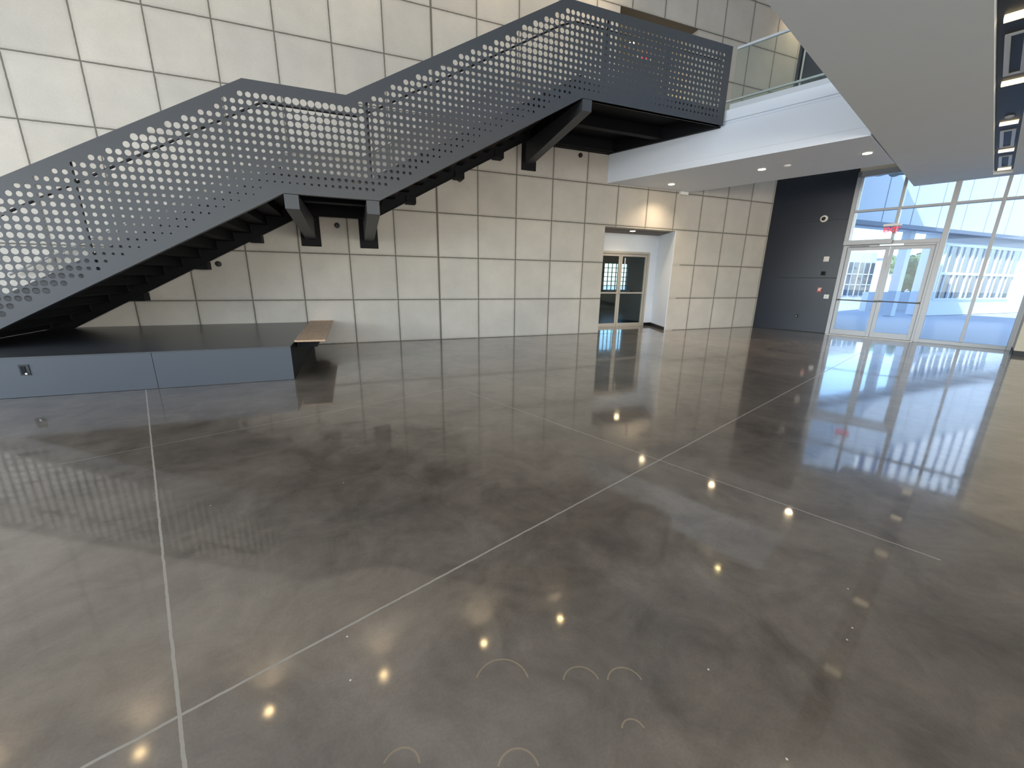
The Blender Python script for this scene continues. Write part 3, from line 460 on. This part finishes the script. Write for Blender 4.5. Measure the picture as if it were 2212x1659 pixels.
# ================================================================== STAIRCASE
stair = root('staircase', (-2.2, 8.7, 0), 'dark grey steel staircase with perforated guard climbing along the concrete wall', 'staircase')
# outline of the guard in the plane y = Ys
def top(x):
    if x < -3.198: return 4.166 + (x+3.198)*0.5440
    if x < -1.846: return 4.171
    if x < 1.80: return 4.171 + (x+1.846)*0.5442
    return 6.155
def bot(x):
    if x < -2.84: return max(0.5155, 2.731 + (x+2.84)*0.5475)
    if x < -2.84: return 2.731 + (x+2.84)*0.5475
    if x < -1.46: return 2.731
    if x < 2.20: return 2.735 + (x+1.46)*0.5460
    return 4.735
XL, XR = -7.25, 5.625
CTRL = [tuple(map(float, q.split(','))) for q in HOLES.split(';')]
def dia(x, z):
    a = w = 0.0
    for cx, cz, d in CTRL:
        r2 = (x-cx)**2 + (z-cz)**2
        if r2 > 0.6: continue
        k = 1.0/(r2+0.0008)**2.3; a += k*d; w += k
    return min(1.15*a/w, 0.93) if w else 0.6
PX, PZ = 0.0995, 0.0998; NS = 16
def perforated_panel():
    vs = []; fs = []; y0, y1 = Ys, Ys+0.006
    brk = [-6.882, -3.198, -2.84, -1.846, -1.46, 1.80, 2.20]
    def quadstrip(xa, xb, fa, fb):                        # plain part of a column between two height functions
        cuts = [xa]+[q for q in brk if xa+1e-4 < q < xb-1e-4]+[xb]
        for a, c in zip(cuts, cuts[1:]):
            k = len(vs)
            e = 1e-6
            for y in (y0, y1): vs.extend([(a, y, fa(a+e)), (c, y, fa(c-e)), (c, y, fb(c-e)), (a, y, fb(a+e))])
            fs.append((k, k+1, k+2, k+3)); fs.append((k+7, k+6, k+5, k+4))
            if fa is bot: fs.append((k, k+4, k+5, k+1))
            if fb is top: fs.append((k+3, k+2, k+6, k+7))
    k0 = math.floor((XL+1.645)/PX)+1; k1 = math.floor((XR-0.15+1.645)/PX)
    x_first = -1.645+k0*PX-PX/2; quadstrip(XL, x_first, bot, top)
    for k in range(k0, k1+1):
        cx = -1.645+k*PX; xa, xb = cx-PX/2, cx+PX/2
        rows = [m for m in range(-40, 30) if (top(cx)-(3.98+m*PZ)) > (0.152 if cx < -1.9 else 0.165) and ((3.98+m*PZ)-bot(cx)) > (0.140 if -2.84 < cx < -1.46 or cx > 2.2 else 0.160)]
        zlo = 3.98+rows[0]*PZ-PZ/2; zhi = 3.98+rows[-1]*PZ+PZ/2
        quadstrip(xa, xb, bot, (lambda x, z=zlo: z)); quadstrip(xa, xb, (lambda x, z=zhi: z), top)
        for m in rows:
            cz = 3.98+m*PZ; r = dia(cx, cz)*PX/2
            kk = len(vs)
            for y in (y0, y1):
                for i in range(NS):
                    a = 2*PI*i/NS + PI/4; ca, sa = math.cos(a), math.sin(a)
                    q = 0.5/max(abs(ca), abs(sa)); vs.append((cx+ca*q*PX, y, cz+sa*q*PZ))
                for i in range(NS):
                    a = 2*PI*i/NS + PI/4; vs.append((cx+math.cos(a)*r, y, cz+math.sin(a)*r))
            for i in range(NS):
                j = (i+1) % NS
                fs.append((kk+i, kk+j, kk+NS+j, kk+NS+i)); fs.append((kk+2*NS+j, kk+2*NS+i, kk+3*NS+i, kk+3*NS+j))
                fs.append((kk+NS+i, kk+NS+j, kk+3*NS+j, kk+3*NS+i))
    quadstrip(-1.645+k1*PX+PX/2, XR, bot, top)
    b = MB(); b.add(vs, fs)
    for x in (XL, XR):                                     # end edges
        b.add([(x, y0, bot(x)), (x, y1, bot(x)), (x, y1, top(x)), (x, y0, top(x))], [(0, 1, 2, 3)])
    return b
b = perforated_panel()
b.build('perforated_guard_panel', M_STEEL, stair)
# folded cap and bottom flange of the guard
def strip(f, xs, dz0, dz1, ya, yb):
    b = MB()
    for a, c in zip(xs, xs[1:]):
        e = 1e-5; za, zc = f(a+e), f(c-e)
        b.extr([(a, ya, za+dz0), (c, ya, zc+dz0), (c, ya, zc+dz1), (a, ya, za+dz1)], (0, yb-ya, 0))
    return b
TX = [XL, -3.198, -1.846, 1.80, XR]; BX = [XL, -6.882, -2.84, -1.46, 2.20, XR]
strip(top, TX, -0.006, 0.0, Ys+0.006, Ys+0.05).build('guard_cap', M_STEEL, stair)
# stringers
def stop(x): return bot(x) + (0.385 if x < -2.84 else 0.32 if x < -1.46 else 0.40 if x < 2.20 else 0.30)
b = MB()
for a, c in zip(BX, BX[1:]):
    e = 1e-5; b.extr([(a, Ys+0.075, bot(a+e)), (c, Ys+0.075, bot(c-e)), (c, Ys+0.075, stop(c-e)), (a, Ys+0.075, stop(a+e))], (0, 0.01, 0))
for bb in (strip(bot, BX, 0.0, 0.012, Ys+0.0062, Ys+0.075),): b.add(bb.v, bb.f)
b.build('outer_stringer', M_STEEL, stair)
b = strip(bot, [XL, -6.882, -2.84, -1.46, 2.20, 4.62], 0.0, 0.36, 9.86, 9.875)
for bb in (strip(bot, [XL, -6.882, -2.84, -1.46, 2.20, 4.62], 0.0, 0.012, 9.80, 9.86),): b.add(bb.v, bb.f)
b.build('inner_stringer', M_DSTEEL, stair)
# treads and risers (folded pans)
RI, TR = 0.1685, 0.3080
def tread(x0, z0, z1):
    b = MB(); ya, yb = Ys+0.09, 9.85
    b.box(x0, x0+TR+0.02, ya, yb, z1-0.035, z1)
    b.box(x0, x0+0.012, ya, yb, z0, z1-0.035)
    b.build('tread', M_DSTEEL, stair)
z = 0.52; x = -2.90-14*TR
while z < 3.05-RI-0.01: tread(x, max(z-0.03, 0.518), z+RI); x += TR; z += RI
MB().box(-2.90, -2.888, Ys+0.09, 9.85, z-0.03, 3.05-0.03).build('tread', M_DSTEEL, stair)
z = 3.05; x = -1.30; R2 = 1.99/12
for i in range(11): tread(x, z-0.03, z+R2); x += TR; z += R2
MB().box(x, x+0.012, Ys+0.09, 9.85, z-0.03, 5.01).build('tread', M_DSTEEL, stair)
XH = x
# landings: deck plates with beams below
b = MB(); b.box(-2.90, -1.285, Ys+0.09, 9.85, 3.02, 3.05); b.build('landing_deck', M_DSTEEL, stair)
b = MB(); b.box(-2.84, -1.46, 8.45, 8.55, 2.82, 3.02); b.box(-2.84, -1.46, 8.40, 8.60, 2.80, 2.82); b.box(-2.84, -2.74, Ys+0.09, 9.86, 2.76, 3.02); b.box(-1.56, -1.46, Ys+0.09, 9.86, 2.76, 3.02)
b.build('landing_beam', M_DSTEEL, stair)
def be(y, off=-0.06): return BQ.x + (BQ.y-y)*(2.07/4.974) + off   # bridge edge line
b = MB(); b.prism([(XH, Ys+0.09), (be(Ys+0.09), Ys+0.09), (be(10.0), 10.0), (XH, 10.0)], 5.01, 5.038); b.build('landing_deck', M_DSTEEL, stair)
b = MB(); b.prism([(2.2, 8.66), (be(8.66), 8.66), (be(8.70), 8.70), (2.2, 8.70)], 4.78, 5.01); b.prism([(2.2, 8.60), (be(8.60), 8.60), (be(8.76), 8.76), (2.2, 8.76)], 4.765, 4.78)
b.build('landing_beam', M_DSTEEL, stair)
b = MB(); b.prism([(be(Ys+0.09), Ys+0.09), (be(10.05), 10.05), (be(10.05)-0.08, 10.05), (be(Ys+0.09)-0.08, Ys+0.09)], 4.72, 5.01); b.build('landing_beam', M_DSTEEL, stair)
b = MB(); b.box(2.2, be(9.95)-0.02, 9.90, 10.06, 4.72, 5.01); b.build('landing_beam', M_DSTEEL, stair)
b = MB(); b.box(2.24, 2.34, Ys+0.09, 9.86, 4.74, 5.01); b.build('landing_beam', M_DSTEEL, stair)
b = MB(); b.box(2.2, 5.58, Ys+0.0065, Ys+0.10, 4.735, 4.75); b.build('landing_flange', M_STEEL, stair)
# cantilever brackets off the wall
def bracket(xc, zb, zw, ztop, hw=0.1):
    x0, x1 = xc-hw, xc+hw
    b = MB(); b.extr([(x0, Ys, zb), (x0, WY-0.03, zw), (x0, WY-0.03, ztop-0.01), (x0, Ys+0.09, ztop-0.01), (x0, Ys, ztop-0.01)], (x1-x0, 0, 0))
    s = b.build('support_bracket', M_STEEL, stair, bevel=0.004)
    MB().box(xc-0.195, xc+0.195, WY-0.03, WY-0.002, zw-0.14, ztop+0.1).build('wall_plate', M_DSTEEL, s, bevel=0.01)
bracket(-2.745, 2.515, 2.28, 2.735); bracket(-1.565, 2.515, 2.28, 2.735); bracket(2.31, 4.535, 4.26, 4.74)
for xx in (-5.85, -4.75, -3.75, -0.62, 0.50, 1.46):
    zz = bot(xx); MB().box(xx-0.11, xx+0.11, 9.82, WY-0.002, zz-0.07, zz+0.08).build('stringer_clip', M_DSTEEL, stair)
# handrails
def hr(x, off): return (x, top(x)-off)
b = MB(); yh = Ys+0.11
P = [(-7.0, yh, top(-7.0)-0.36), (-3.30, yh, top(-3.30)-0.335), (-3.0, yh, 3.938), (-1.72, yh, 3.938), (-1.50, yh, 4.03), (1.75, yh, 4.03+3.25*0.5442), (2.05, yh, 5.915), (5.5, yh, 5.915)]
b.tube(P, 0.017, 12); b.build('handrail', M_RAIL, stair, smooth=True)
b = MB(); yw = 9.95
P = [(-7.6, yw, 1.47), (-3.10, yw, 3.89), (-2.85, yw, 3.93), (-1.62, yw, 3.96), (1.90, yw, 5.93), (2.2, yw, 6.0), (4.4, yw, 6.0)]
b.tube(P, 0.022, 12); 
for xx, zz in ((-6.8, 1.90), (-5.2, 2.76), (-3.7, 3.56), (-2.2, 3.94), (-0.9, 4.36), (0.7, 5.25), (2.6, 6.0), (4.0, 6.0)):
    b.tube([(xx, yw, zz-0.01), (xx, yw, zz-0.07), (xx, WY-0.004, zz-0.07)], 0.008, 6)
b.build('handrail', M_GRAIL, stair, smooth=True)
for xx, w_ in ((2.60, 0.045), (4.06, 0.05)):
    MB().box(xx-w_, xx+w_, Ys+0.0065, Ys+0.012, bot(xx)+0.05, 5.80).build('splice_plate', M_STEEL, stair)
for xx in (-5.285, -1.56, 2.69, 5.33):
    b = MB(); b.box(xx-0.022, xx+0.022, Ys+0.055, Ys+0.075, bot(xx)+0.01, top(xx)-0.06)
    b.build('guard_post', M_RAIL, stair)

# ================================================================== PLINTH, BENCH BOARD
pl = root('stage_platform', (-5, 8.4, 0), 'low wide dark grey platform under the foot of the staircase', 'platform')
MB().box(-8.6, -2.935, 6.69, WY-0.004, 0, 0.498).build('core', M_DSTEEL, pl)
MB().box(-8.6, -2.915, 6.662, WY-0.003, 0.498, 0.515).build('platform_top', M_PTOP, pl, bevel=0.002)
MB().box(-8.6, -4.583, 6.668, 6.69, 0.004, 0.498).build('front_panel', M_PLINTH, pl)
MB().box(-4.577, -2.918, 6.668, 6.69, 0.004, 0.498).build('front_panel', M_PLINTH, pl)
MB().box(-2.935, -2.918, 6.69, WY-0.004, 0.004, 0.498).build('side_panel', M_DSTEEL, pl)
o = MB(); o.box(-5.905, -5.812, 6.658, 6.668, 0.283, 0.418); ou = o.build('outlet_plate', M_BLACK, pl)
MB().box(-5.888, -5.845, 6.652, 6.658, 0.30, 0.40).build('outlet_face', M_DSTEEL, ou)
b = MB().disc((-5.843, 6.650, 0.305), (0, -1, 0), [(0.012, 0), (0.012, 0.006), (0.006, 0.01)], 12).build('outlet_knob', M_TRIM, ou)
bd = MB(); bd.prism([(-2.905, 7.03), (-2.455, 6.99), (-2.475, WY-0.004), (-2.945, WY-0.004)], 0.517, 0.545)
bench = tag(bd.build('bench_board', M_WOOD, bevel=0.003), 'bare plywood board resting at the right end of the grey platform, against the wall', 'board')
MB().prism([(-2.90, 7.25), (-2.60, 7.23), (-2.62, WY-0.006), (-2.913, WY-0.006)], 0.40, 0.516).build('bearer', M_DSTEEL, bench)

# ================================================================== BRIDGE RAILINGS
def railing(label, pts):                                  # pts(s, z) -> world, s range list of panels
    f, panels, grp = pts
    r = root('glass_railing', f(panels[0][0], 0, ZT), label, 'railing')
    for s0, s1 in panels:
        b = MB(); b.extr([f(s0, 0.0, ZT+0.0), f(s1, 0.0, ZT+0.0), f(s1, 0.0, 6.13), f(s0, 0.0, 6.13)], f(0, 0.014, 0)-f(0, 0, 0)); b.build('glass_panel', M_GUARD, r)
    a, z = panels[0][0], panels[-1][1]
    b = MB(); b.extr([f(a, -0.02, 6.125), f(z, -0.02, 6.125), f(z, 0.034, 6.125), f(a, 0.034, 6.125)], (0, 0, 0.04)); b.build('top_rail', M_ALUB, r)
    b = MB(); b.extr([f(a, -0.025, ZT), f(z, -0.025, ZT), f(z, -0.002, ZT), f(a, -0.002, ZT)], (0, 0, 0.10)); b.extr([f(a, 0.016, ZT), f(z, 0.016, ZT), f(z, 0.04, ZT), f(a, 0.04, ZT)], (0, 0, 0.10)); b.build('base_shoe', M_ALUB, r)
    return r
fl = lambda s, d, z: bp(s, d+0.0, z)
railing('glass railing with bright top rail on the stair side of the white bridge', (fl, [(2.93, 4.1), (4.12, 5.35)], None))
Q2 = Vector((7.44, WY, 0)); T2 = (Vector((9.10, 5.93, 0))-Q2).normalized(); N2 = Vector((-T2.y, T2.x, 0))
fr = lambda s, d, z: Vector(((Q2+T2*s-N2*(d+0.05)).x, (Q2+T2*s-N2*(d+0.05)).y, z))
railing('glass railing on the far edge of the white bridge, above the entrance doors', (fr, [(0.1, 1.4), (1.42, 2.8), (2.82, 4.3)], None))

# ================================================================== LIGHTS AND SMALL FIXTURES
def downlight(p, label, group, power, r=0.075, ang=95, down=(0, 0, -1), colr=(1, 0.80, 0.56), lens_m=None):
    p = Vector(p); t = root('recessed_downlight', p, label, 'ceiling light', group)
    b = MB(); b.disc(p, (0, 0, -1), [(r+0.02, -0.002), (r+0.02, 0.004), (r, 0.008), (r, 0.0)], 28); b.build('trim_ring', M_TRIM, t, smooth=False)
    b = MB(); b.disc(p, (0, 0, -1), [(r, 0.0), (r, 0.010), (r*0.5, 0.012)], 24); b.build('lens', lens_m or M_LAMP, t)
    spot('lamp', p-Vector((0, 0, 0.03)), down, power, ang, colr, 0.06, 1.0, t); return t
for (x, y, l) in ((6.22, 9.43, 'round recessed light in the bridge soffit, nearest the concrete wall'), (7.0, 7.40, 'round recessed light in the bridge soffit, the middle one'), (7.76, 5.72, 'round recessed light in the bridge soffit, nearest the entrance doors')):
    downlight((x, y, ZS), l, 'bridge soffit downlights', 170, ang=135)
downlight((5.99, 10.62, AZ), 'round recessed light in the alcove ceiling above the inner glass doors', 'alcove light', 70, ang=140)
downlight((5.9, 11.3, BZ1), 'recessed light in the ceiling of the upper beige recess', 'upper recess light', 110, ang=150)
for i, x in enumerate((-10.4, -7.65, -4.93, -2.05, 0.97, 3.67, 10.75)):
    t = downlight((x, 9.62, ZC), 'recessed wall-washing light in the high ceiling over the concrete wall', 'high ceiling wall washers', 330 if x < 10 else 110, 0.09, 100, (0, 0.25, -1), lens_m=M_LAMPH)
sdt = MB(); sdt.disc((7.21, 6.95, ZS), (0, 0, -1), [(0.07, 0), (0.07, 0.012), (0.05, 0.03), (0.02, 0.036)], 24)
tag(sdt.build('smoke_detector', M_TRIM, smooth=True), 'small white smoke detector on the bridge soffit between two lights', 'detector')
b = MB(); b.box(7.08, 7.36, WY-0.09, WY-0.002, 3.95, 4.035); fx = b.build('emergency_light', M_TRIM, bevel=0.008)
tag(fx, 'small white fixture high on the concrete wall under the bridge', 'light fixture')
for x, zz, l in ((-4.509, 1.732, 'round black fitting on the concrete wall, lowest, under the first stair flight'), (-2.204, 2.595, 'round black fitting on the concrete wall between the two middle brackets'), (0.559, 3.76, 'round black fitting on the concrete wall beside the second stair flight'), (3.75, 4.62, 'round black fitting on the concrete wall under the top landing, highest of the fittings')):
    b = MB(); b.disc((x, WY-0.001, zz), (0, -1, 0), [(0.055, 0), (0.055, 0.03), (0.045, 0.045), (0.02, 0.05)], 20)
    tag(b.build('black_wall_fitting', M_BLACK, smooth=False), l, 'wall fitting', 'round black fittings on the concrete wall')
# exit sign on the mullion
def text_mesh(name, txt, size, matl, depth=0.004):
    c = bpy.data.curves.new(name, 'FONT'); c.body = txt; c.size = size; c.extrude = depth; c.align_x = 'CENTER'; c.align_y = 'CENTER'; c.offset = size*0.02
    t = bpy.data.objects.new(name, c); col.objects.link(t); dg = bpy.context.evaluated_depsgraph_get()
    me = bpy.data.meshes.new_from_object(t.evaluated_get(dg)); bpy.data.objects.remove(t)
    me.materials.clear(); me.materials.append(matl); o = bpy.data.objects.new(name, me); col.objects.link(o); return o
def orient(o, origin, right, up, parent=None):
    right = Vector(right).normalized(); up = Vector(up).normalized(); n = right.cross(up)
    m = Matrix((right, up, n)).transposed().to_4x4(); m.translation = origin; o.matrix_world = m
    if parent is not None:
        o.parent = parent; o.matrix_parent_inverse = Matrix.Translation(parent.location).inverted()
ex = root('exit_sign', gs(0.96, -0.10, 3.0), 'edge-lit EXIT sign with red letters hanging in front of the entrance glazing', 'exit sign')
b = MB(); b.gbox(0.77, 1.14, -0.16, -0.06, 3.06, 3.125); b.build('housing', M_TRIM, ex, bevel=0.004)
M_SIGN = glass_mat('sign_acrylic', (0.95, 0.80, 0.82), 1.0)
b = MB(); b.gbox(0.79, 1.12, -0.112, -0.106, 2.87, 3.06); b.build('acrylic_panel', M_SIGN, ex)
tx = text_mesh('sign_letters', 'EXIT', 0.165, M_REDL); orient(tx, gs(0.955, -0.118, 2.965), -VX, (0, 0, 1), ex); tx.scale = (1.0, 1.0, 1.0)
b = MB(); b.gbox(0.985, 1.015, -0.10, -0.05, 3.075, 3.11); b.build('bracket', M_TRIM, ex)
e2 = root('exit_sign', (6.6, 11.6, 7.9), 'red EXIT sign glimpsed through the guard holes in the upper recess', 'exit sign')
MB().box(6.30, 6.95, 11.60, 11.63, 7.85, 8.0-0.005).build('housing', M_TRIM, e2)
tx = text_mesh('sign_letters', 'EXIT', 0.15, M_REDL); orient(tx, Vector((6.62, 11.594, 7.92)), (1, 0, 0), (0, 0, 1), e2)
# things on the charcoal wall
dW = -0.012
def onwall(name, s, z, w, h, d, m, label, cat, bev=0.006):
    r = root(name, gs(s, dW, z), label, cat); MB().gbox(s-w/2, s+w/2, dW-d, dW, z-h/2, z+h/2).build('body', m, r, bevel=bev); return r
r = root('dome_camera', gs(-0.655, dW, 3.405), 'round white dome camera high on the charcoal wall', 'camera'); ax = -UX
MB().disc(gs(-0.655, dW, 3.405), ax, [(0.10, 0), (0.10, 0.025), (0.085, 0.05), (0.055, 0.055)], 32).build('housing', M_OFFW, r, smooth=False)
MB().disc(gs(-0.655, dW, 3.405), ax, [(0.055, 0.05), (0.050, 0.07), (0.034, 0.088), (0.012, 0.096)], 24).build('dome', M_BLACK, r, smooth=True)
r = onwall('strobe_alarm', -0.385, 2.235, 0.135, 0.15, 0.045, M_OFFW, 'off-white fire alarm strobe on the charcoal wall, upper of the small boxes', 'alarm')
MB().disc(gs(-0.385, dW-0.045, 2.22), ax, [(0.035, 0), (0.03, 0.02), (0.01, 0.03)], 16).build('strobe_lens', M_TRIM, r)
r = onwall('keypad', -0.396, 1.814, 0.12, 0.125, 0.02, M_BLACK, 'square dark keypad on the charcoal wall below the strobe', 'keypad')
MB().gbox(-0.44, -0.352, dW-0.026, dW-0.02, 1.77, 1.858).build('screen', M_DSTEEL, r)
r = onwall('fire_alarm_pull', -0.404, 1.322, 0.11, 0.14, 0.035, M_RED, 'red fire alarm pull box on the charcoal wall', 'fire alarm')
MB().gbox(-0.435, -0.373, dW-0.045, dW-0.035, 1.30, 1.34).build('pull_handle', M_TRIM, r)
b = MB(); b.gbox(-0.43, -0.35, dW-0.037, dW-0.035, 1.355, 1.38); b.build('white_band', M_OFFW, r)
r = onwall('access_reader', -0.19, 1.125, 0.125, 0.125, 0.05, M_TRIM, 'white square access switch on the charcoal wall beside the door frame', 'switch')
MB().gbox(-0.215, -0.165, dW-0.056, dW-0.05, 1.09, 1.15).build('button', M_OFFW, r)
r = root('wall_outlet', gs(-0.861, dW, 0.485), 'small dark oval outlet low on the charcoal wall', 'outlet')
MB().disc(gs(-0.861, dW, 0.485), ax, [(0.05, 0), (0.05, 0.012), (0.03, 0.02)], 20).build('cover', M_BLACK, r)
MB().disc(gs(-0.875, dW-0.02, 0.475), ax, [(0.014, 0), (0.012, 0.008)], 12).build('jack', M_TRIM, r)

# ================================================================== COURTYARD OUTSIDE
b = MB(); P = [uv(UG+0.15, 5.9), uv(UG+0.15, -14), uv(80, -30), uv(80, 60), uv(UG+3, 60)]
b.prism([(p.x, p.y) for p in P], -0.25, -0.02); struct(b.build('ground_courtyard', M_PAVE), 'pale concrete paving of the courtyard', 'ground')
YF = 11.45
def win_bays(b, xs, z0, z1, zm, fw=0.13):
    pass
ob = root('courtyard_building', (28, YF, 0), 'white courtyard building with tall grid windows and flat roofline', 'building')
b = MB(); b.box(13.6, 40, YF, YF+0.8, 3.92, 7.2); b.box(13.6, 40, YF+0.3, YF+0.8, 7.2, 11.2); b.box(13.6, 40, YF, YF+0.8, 11.2, 14.0); b.box(13.6, 22, YF, YF+0.299, 7.201, 11.199)                       # upper storey
b.box(24.9, 40, YF, YF+0.35, 0, 0.78); b.box(24.9, 40, YF+0.02, YF+0.35, 3.42, 3.919); b.box(32.4, 40, YF, YF+0.35, 0.78, 3.42)
b.box(24.7, 24.9, YF, YF+0.8, 0, 3.919); b.box(24.9, 40, YF+0.7, YF+0.799, 0, 3.918)
b.build('white_walls', M_OUTW, ob)
b = MB(); b.box(13.6, 40, YF-0.35, YF, 3.86, 4.02); b.box(24.72, 40, YF-0.02, YF+0.019, 3.5, 3.859); b.build('grey_band', M_OUTB, ob)
for i in range(12):
    x = 15.2+i*2.1; MB().box(x-0.015, x+0.015, YF-0.012, YF, 4.05, 7.2).build('panel_seam', M_OUTB, ob)
bays = [24.95+1.24*i for i in range(7)]
M_BLUEG = mat('blue_window_glass', (0.05, 0.16, 0.42), 0.1, spec=0.6)
M_REFL = mat('window_reflecting', (0.06, 0.10, 0.16), 0.05, spec=0.8, metal=0.15)
for i in range(6):
    x0, x1 = bays[i], bays[i+1]
    b = MB(); b.box(x0-0.055, x0+0.055, YF-0.05, YF+0.08, 0.78, 3.42); b.box(x0+0.5, x0+0.54, YF-0.03, YF+0.08, 0.86, 3.34); b.box(x0+0.055, x1-0.09, YF-0.05, YF+0.05, 2.0, 2.12); b.box(x0+0.055, x1-0.055, YF-0.05, YF+0.05, 0.78, 0.86); b.box(x0+0.055, x1-0.055, YF-0.05, YF+0.05, 3.34, 3.42)
    f = b.build('window_frame', M_OUTW, ob)
    MB().box(x0+0.055, x1-0.055, YF+0.02, YF+0.03, 0.86, 2.0).build('pane', M_REFL, f); MB().box(x0+0.055, x1-0.055, YF+0.02, YF+0.03, 2.12, 3.34).build('pane', M_REFL, f)
for x in (22.6,):
    MB().box(x-0.17, x+0.17, YF+0.3, YF+0.64, 0, 3.92).build('column', M_OUTW, ob)
for i in range(14):
    x0 = 22.0+i*1.28; f = MB().box(x0, x0+0.10, YF-0.12, YF+0.299, 7.2, 11.2).build('window_fin', M_OUTW, ob); MB().box(x0+0.10, x0+1.28, YF+0.27, YF+0.298, 7.2, 11.2).build('pane', M_BLUEG, f)
# lettering hung outside above the doors, read backwards from indoors
lt = root('sign_lettering', gs(0.5, 0.9, 4.6), 'white sign letters outside above the doors, seen from behind', 'sign letters')
for ch, s, z, sz in (('O', 0.36, 4.72, 0.78), ('S', 0.68, 4.60, 0.62), ('C', 0.93, 4.62, 0.62)):
    tx = text_mesh('letter', ch, sz, M_OUTW, 0.02); orient(tx, gs(s, 0.30, z), VX, (0, 0, 1), lt)
# low wall, tower, trees beyond
tag(MB().box(25.5, 33.0, 14.5, 14.8, -0.02, 1.05).build('garden_wall', M_OUTW), 'low white garden wall far across the courtyard', 'wall')
tw = root('distant_tower', (51.9, 26.5, 0), 'bluish tower block far off, seen through the entrance doors', 'building')
MB().box(51.0, 53.6, 25.4, 28.0, 0, 4.1).build('tower_body', M_TOWER, tw); MB().box(50.7, 53.9, 25.1, 28.3, 4.1, 4.4).build('tower_roof', M_TOWER, tw)
def tree(x, y, h, r, label, n=1500, palm=False):
    t = root('tree' if not palm else 'palm_tree', (x, y, 0), label, 'tree')
    b = MB(); b.tube([(x, y, -0.1), (x+0.1, y, h*0.3), (x, y+0.1, h*0.62)], [0.22, 0.16, 0.10] if not palm else [0.24, 0.2, 0.18], 8); b.build('trunk', M_TRUNK, t)
    b = MB()
    if palm:
        for k in range(22):
            a = 2*PI*k/22+random.uniform(-.1, .1); up = random.uniform(-0.2, 0.9); prev = None
            for q in range(9):
                d = q/8*r; p = Vector((x+math.cos(a)*d, y+math.sin(a)*d, h*0.62+up*d-0.22*d*d))
                if prev is not None:
                    t_ = (p-prev).normalized(); sd_ = Vector((-math.sin(a), math.cos(a), 0))*0.32*(1-q/10); b.add([prev-sd_+Vector((0, 0, -.12)), prev, p, p-sd_+Vector((0, 0, -.12))], [(0, 1, 2, 3)]); b.add([prev+sd_+Vector((0, 0, -.12)), prev, p, p+sd_+Vector((0, 0, -.12))], [(0, 1, 2, 3)])
                prev = p
    else:
        cl = [(random.gauss(0, .5), random.gauss(0, .5), random.gauss(0, .38)) for _ in range(14)]
        for k in range(n):
            c = random.choice(cl); v = Vector((random.gauss(0, 1), random.gauss(0, 1), random.gauss(0, 1))).normalized()*0.45*random.random()**0.4
            p = Vector((x+(c[0]+v.x)*r, y+(c[1]+v.y)*r, h*0.68+(c[2]+v.z)*r*0.8)); s = 0.16
            q1 = Vector((random.uniform(-1, 1), random.uniform(-1, 1), random.uniform(-1, 1)))*s; q2 = Vector((random.uniform(-1, 1), random.uniform(-1, 1), random.uniform(-1, 1)))*s
            b.add([p-q1, p+q2, p+q1, p-q2], [(0, 1, 2, 3)])
    b.build('foliage', M_LEAF, t)
tree(35.8, 17.2, 3.9, 1.6, 'bushy green tree seen through the right entrance door', 1800)
tree(31.5, 15.9, 3.0, 1.1, 'smaller spreading tree in front of the bushy one, seen through the right entrance door', 900)
pv = root('garden_pavilion', (30.8, 18.2, 0), 'low building with dark gridded windows seen through the left entrance door', 'building')
MB().box(28.6, 32.3, 18.1, 20.5, -0.02, 3.6).build('pavilion_walls', M_OUTW, pv)
for x in (28.8, 30.0, 31.2):
    f = MB().box(x, x+1.0, 18.06, 18.1, 0.7, 2.9).build('window', M_REFL, pv)
    g = MB(); g.box(x+0.47, x+0.53, 18.03, 18.06, 0.7, 2.9); g.box(x, x+1.0, 18.03, 18.06, 1.4, 1.46); g.box(x, x+1.0, 18.03, 18.06, 2.1, 2.16); g.build('window_grid', M_OUTW, f)
# --- part of the scene end
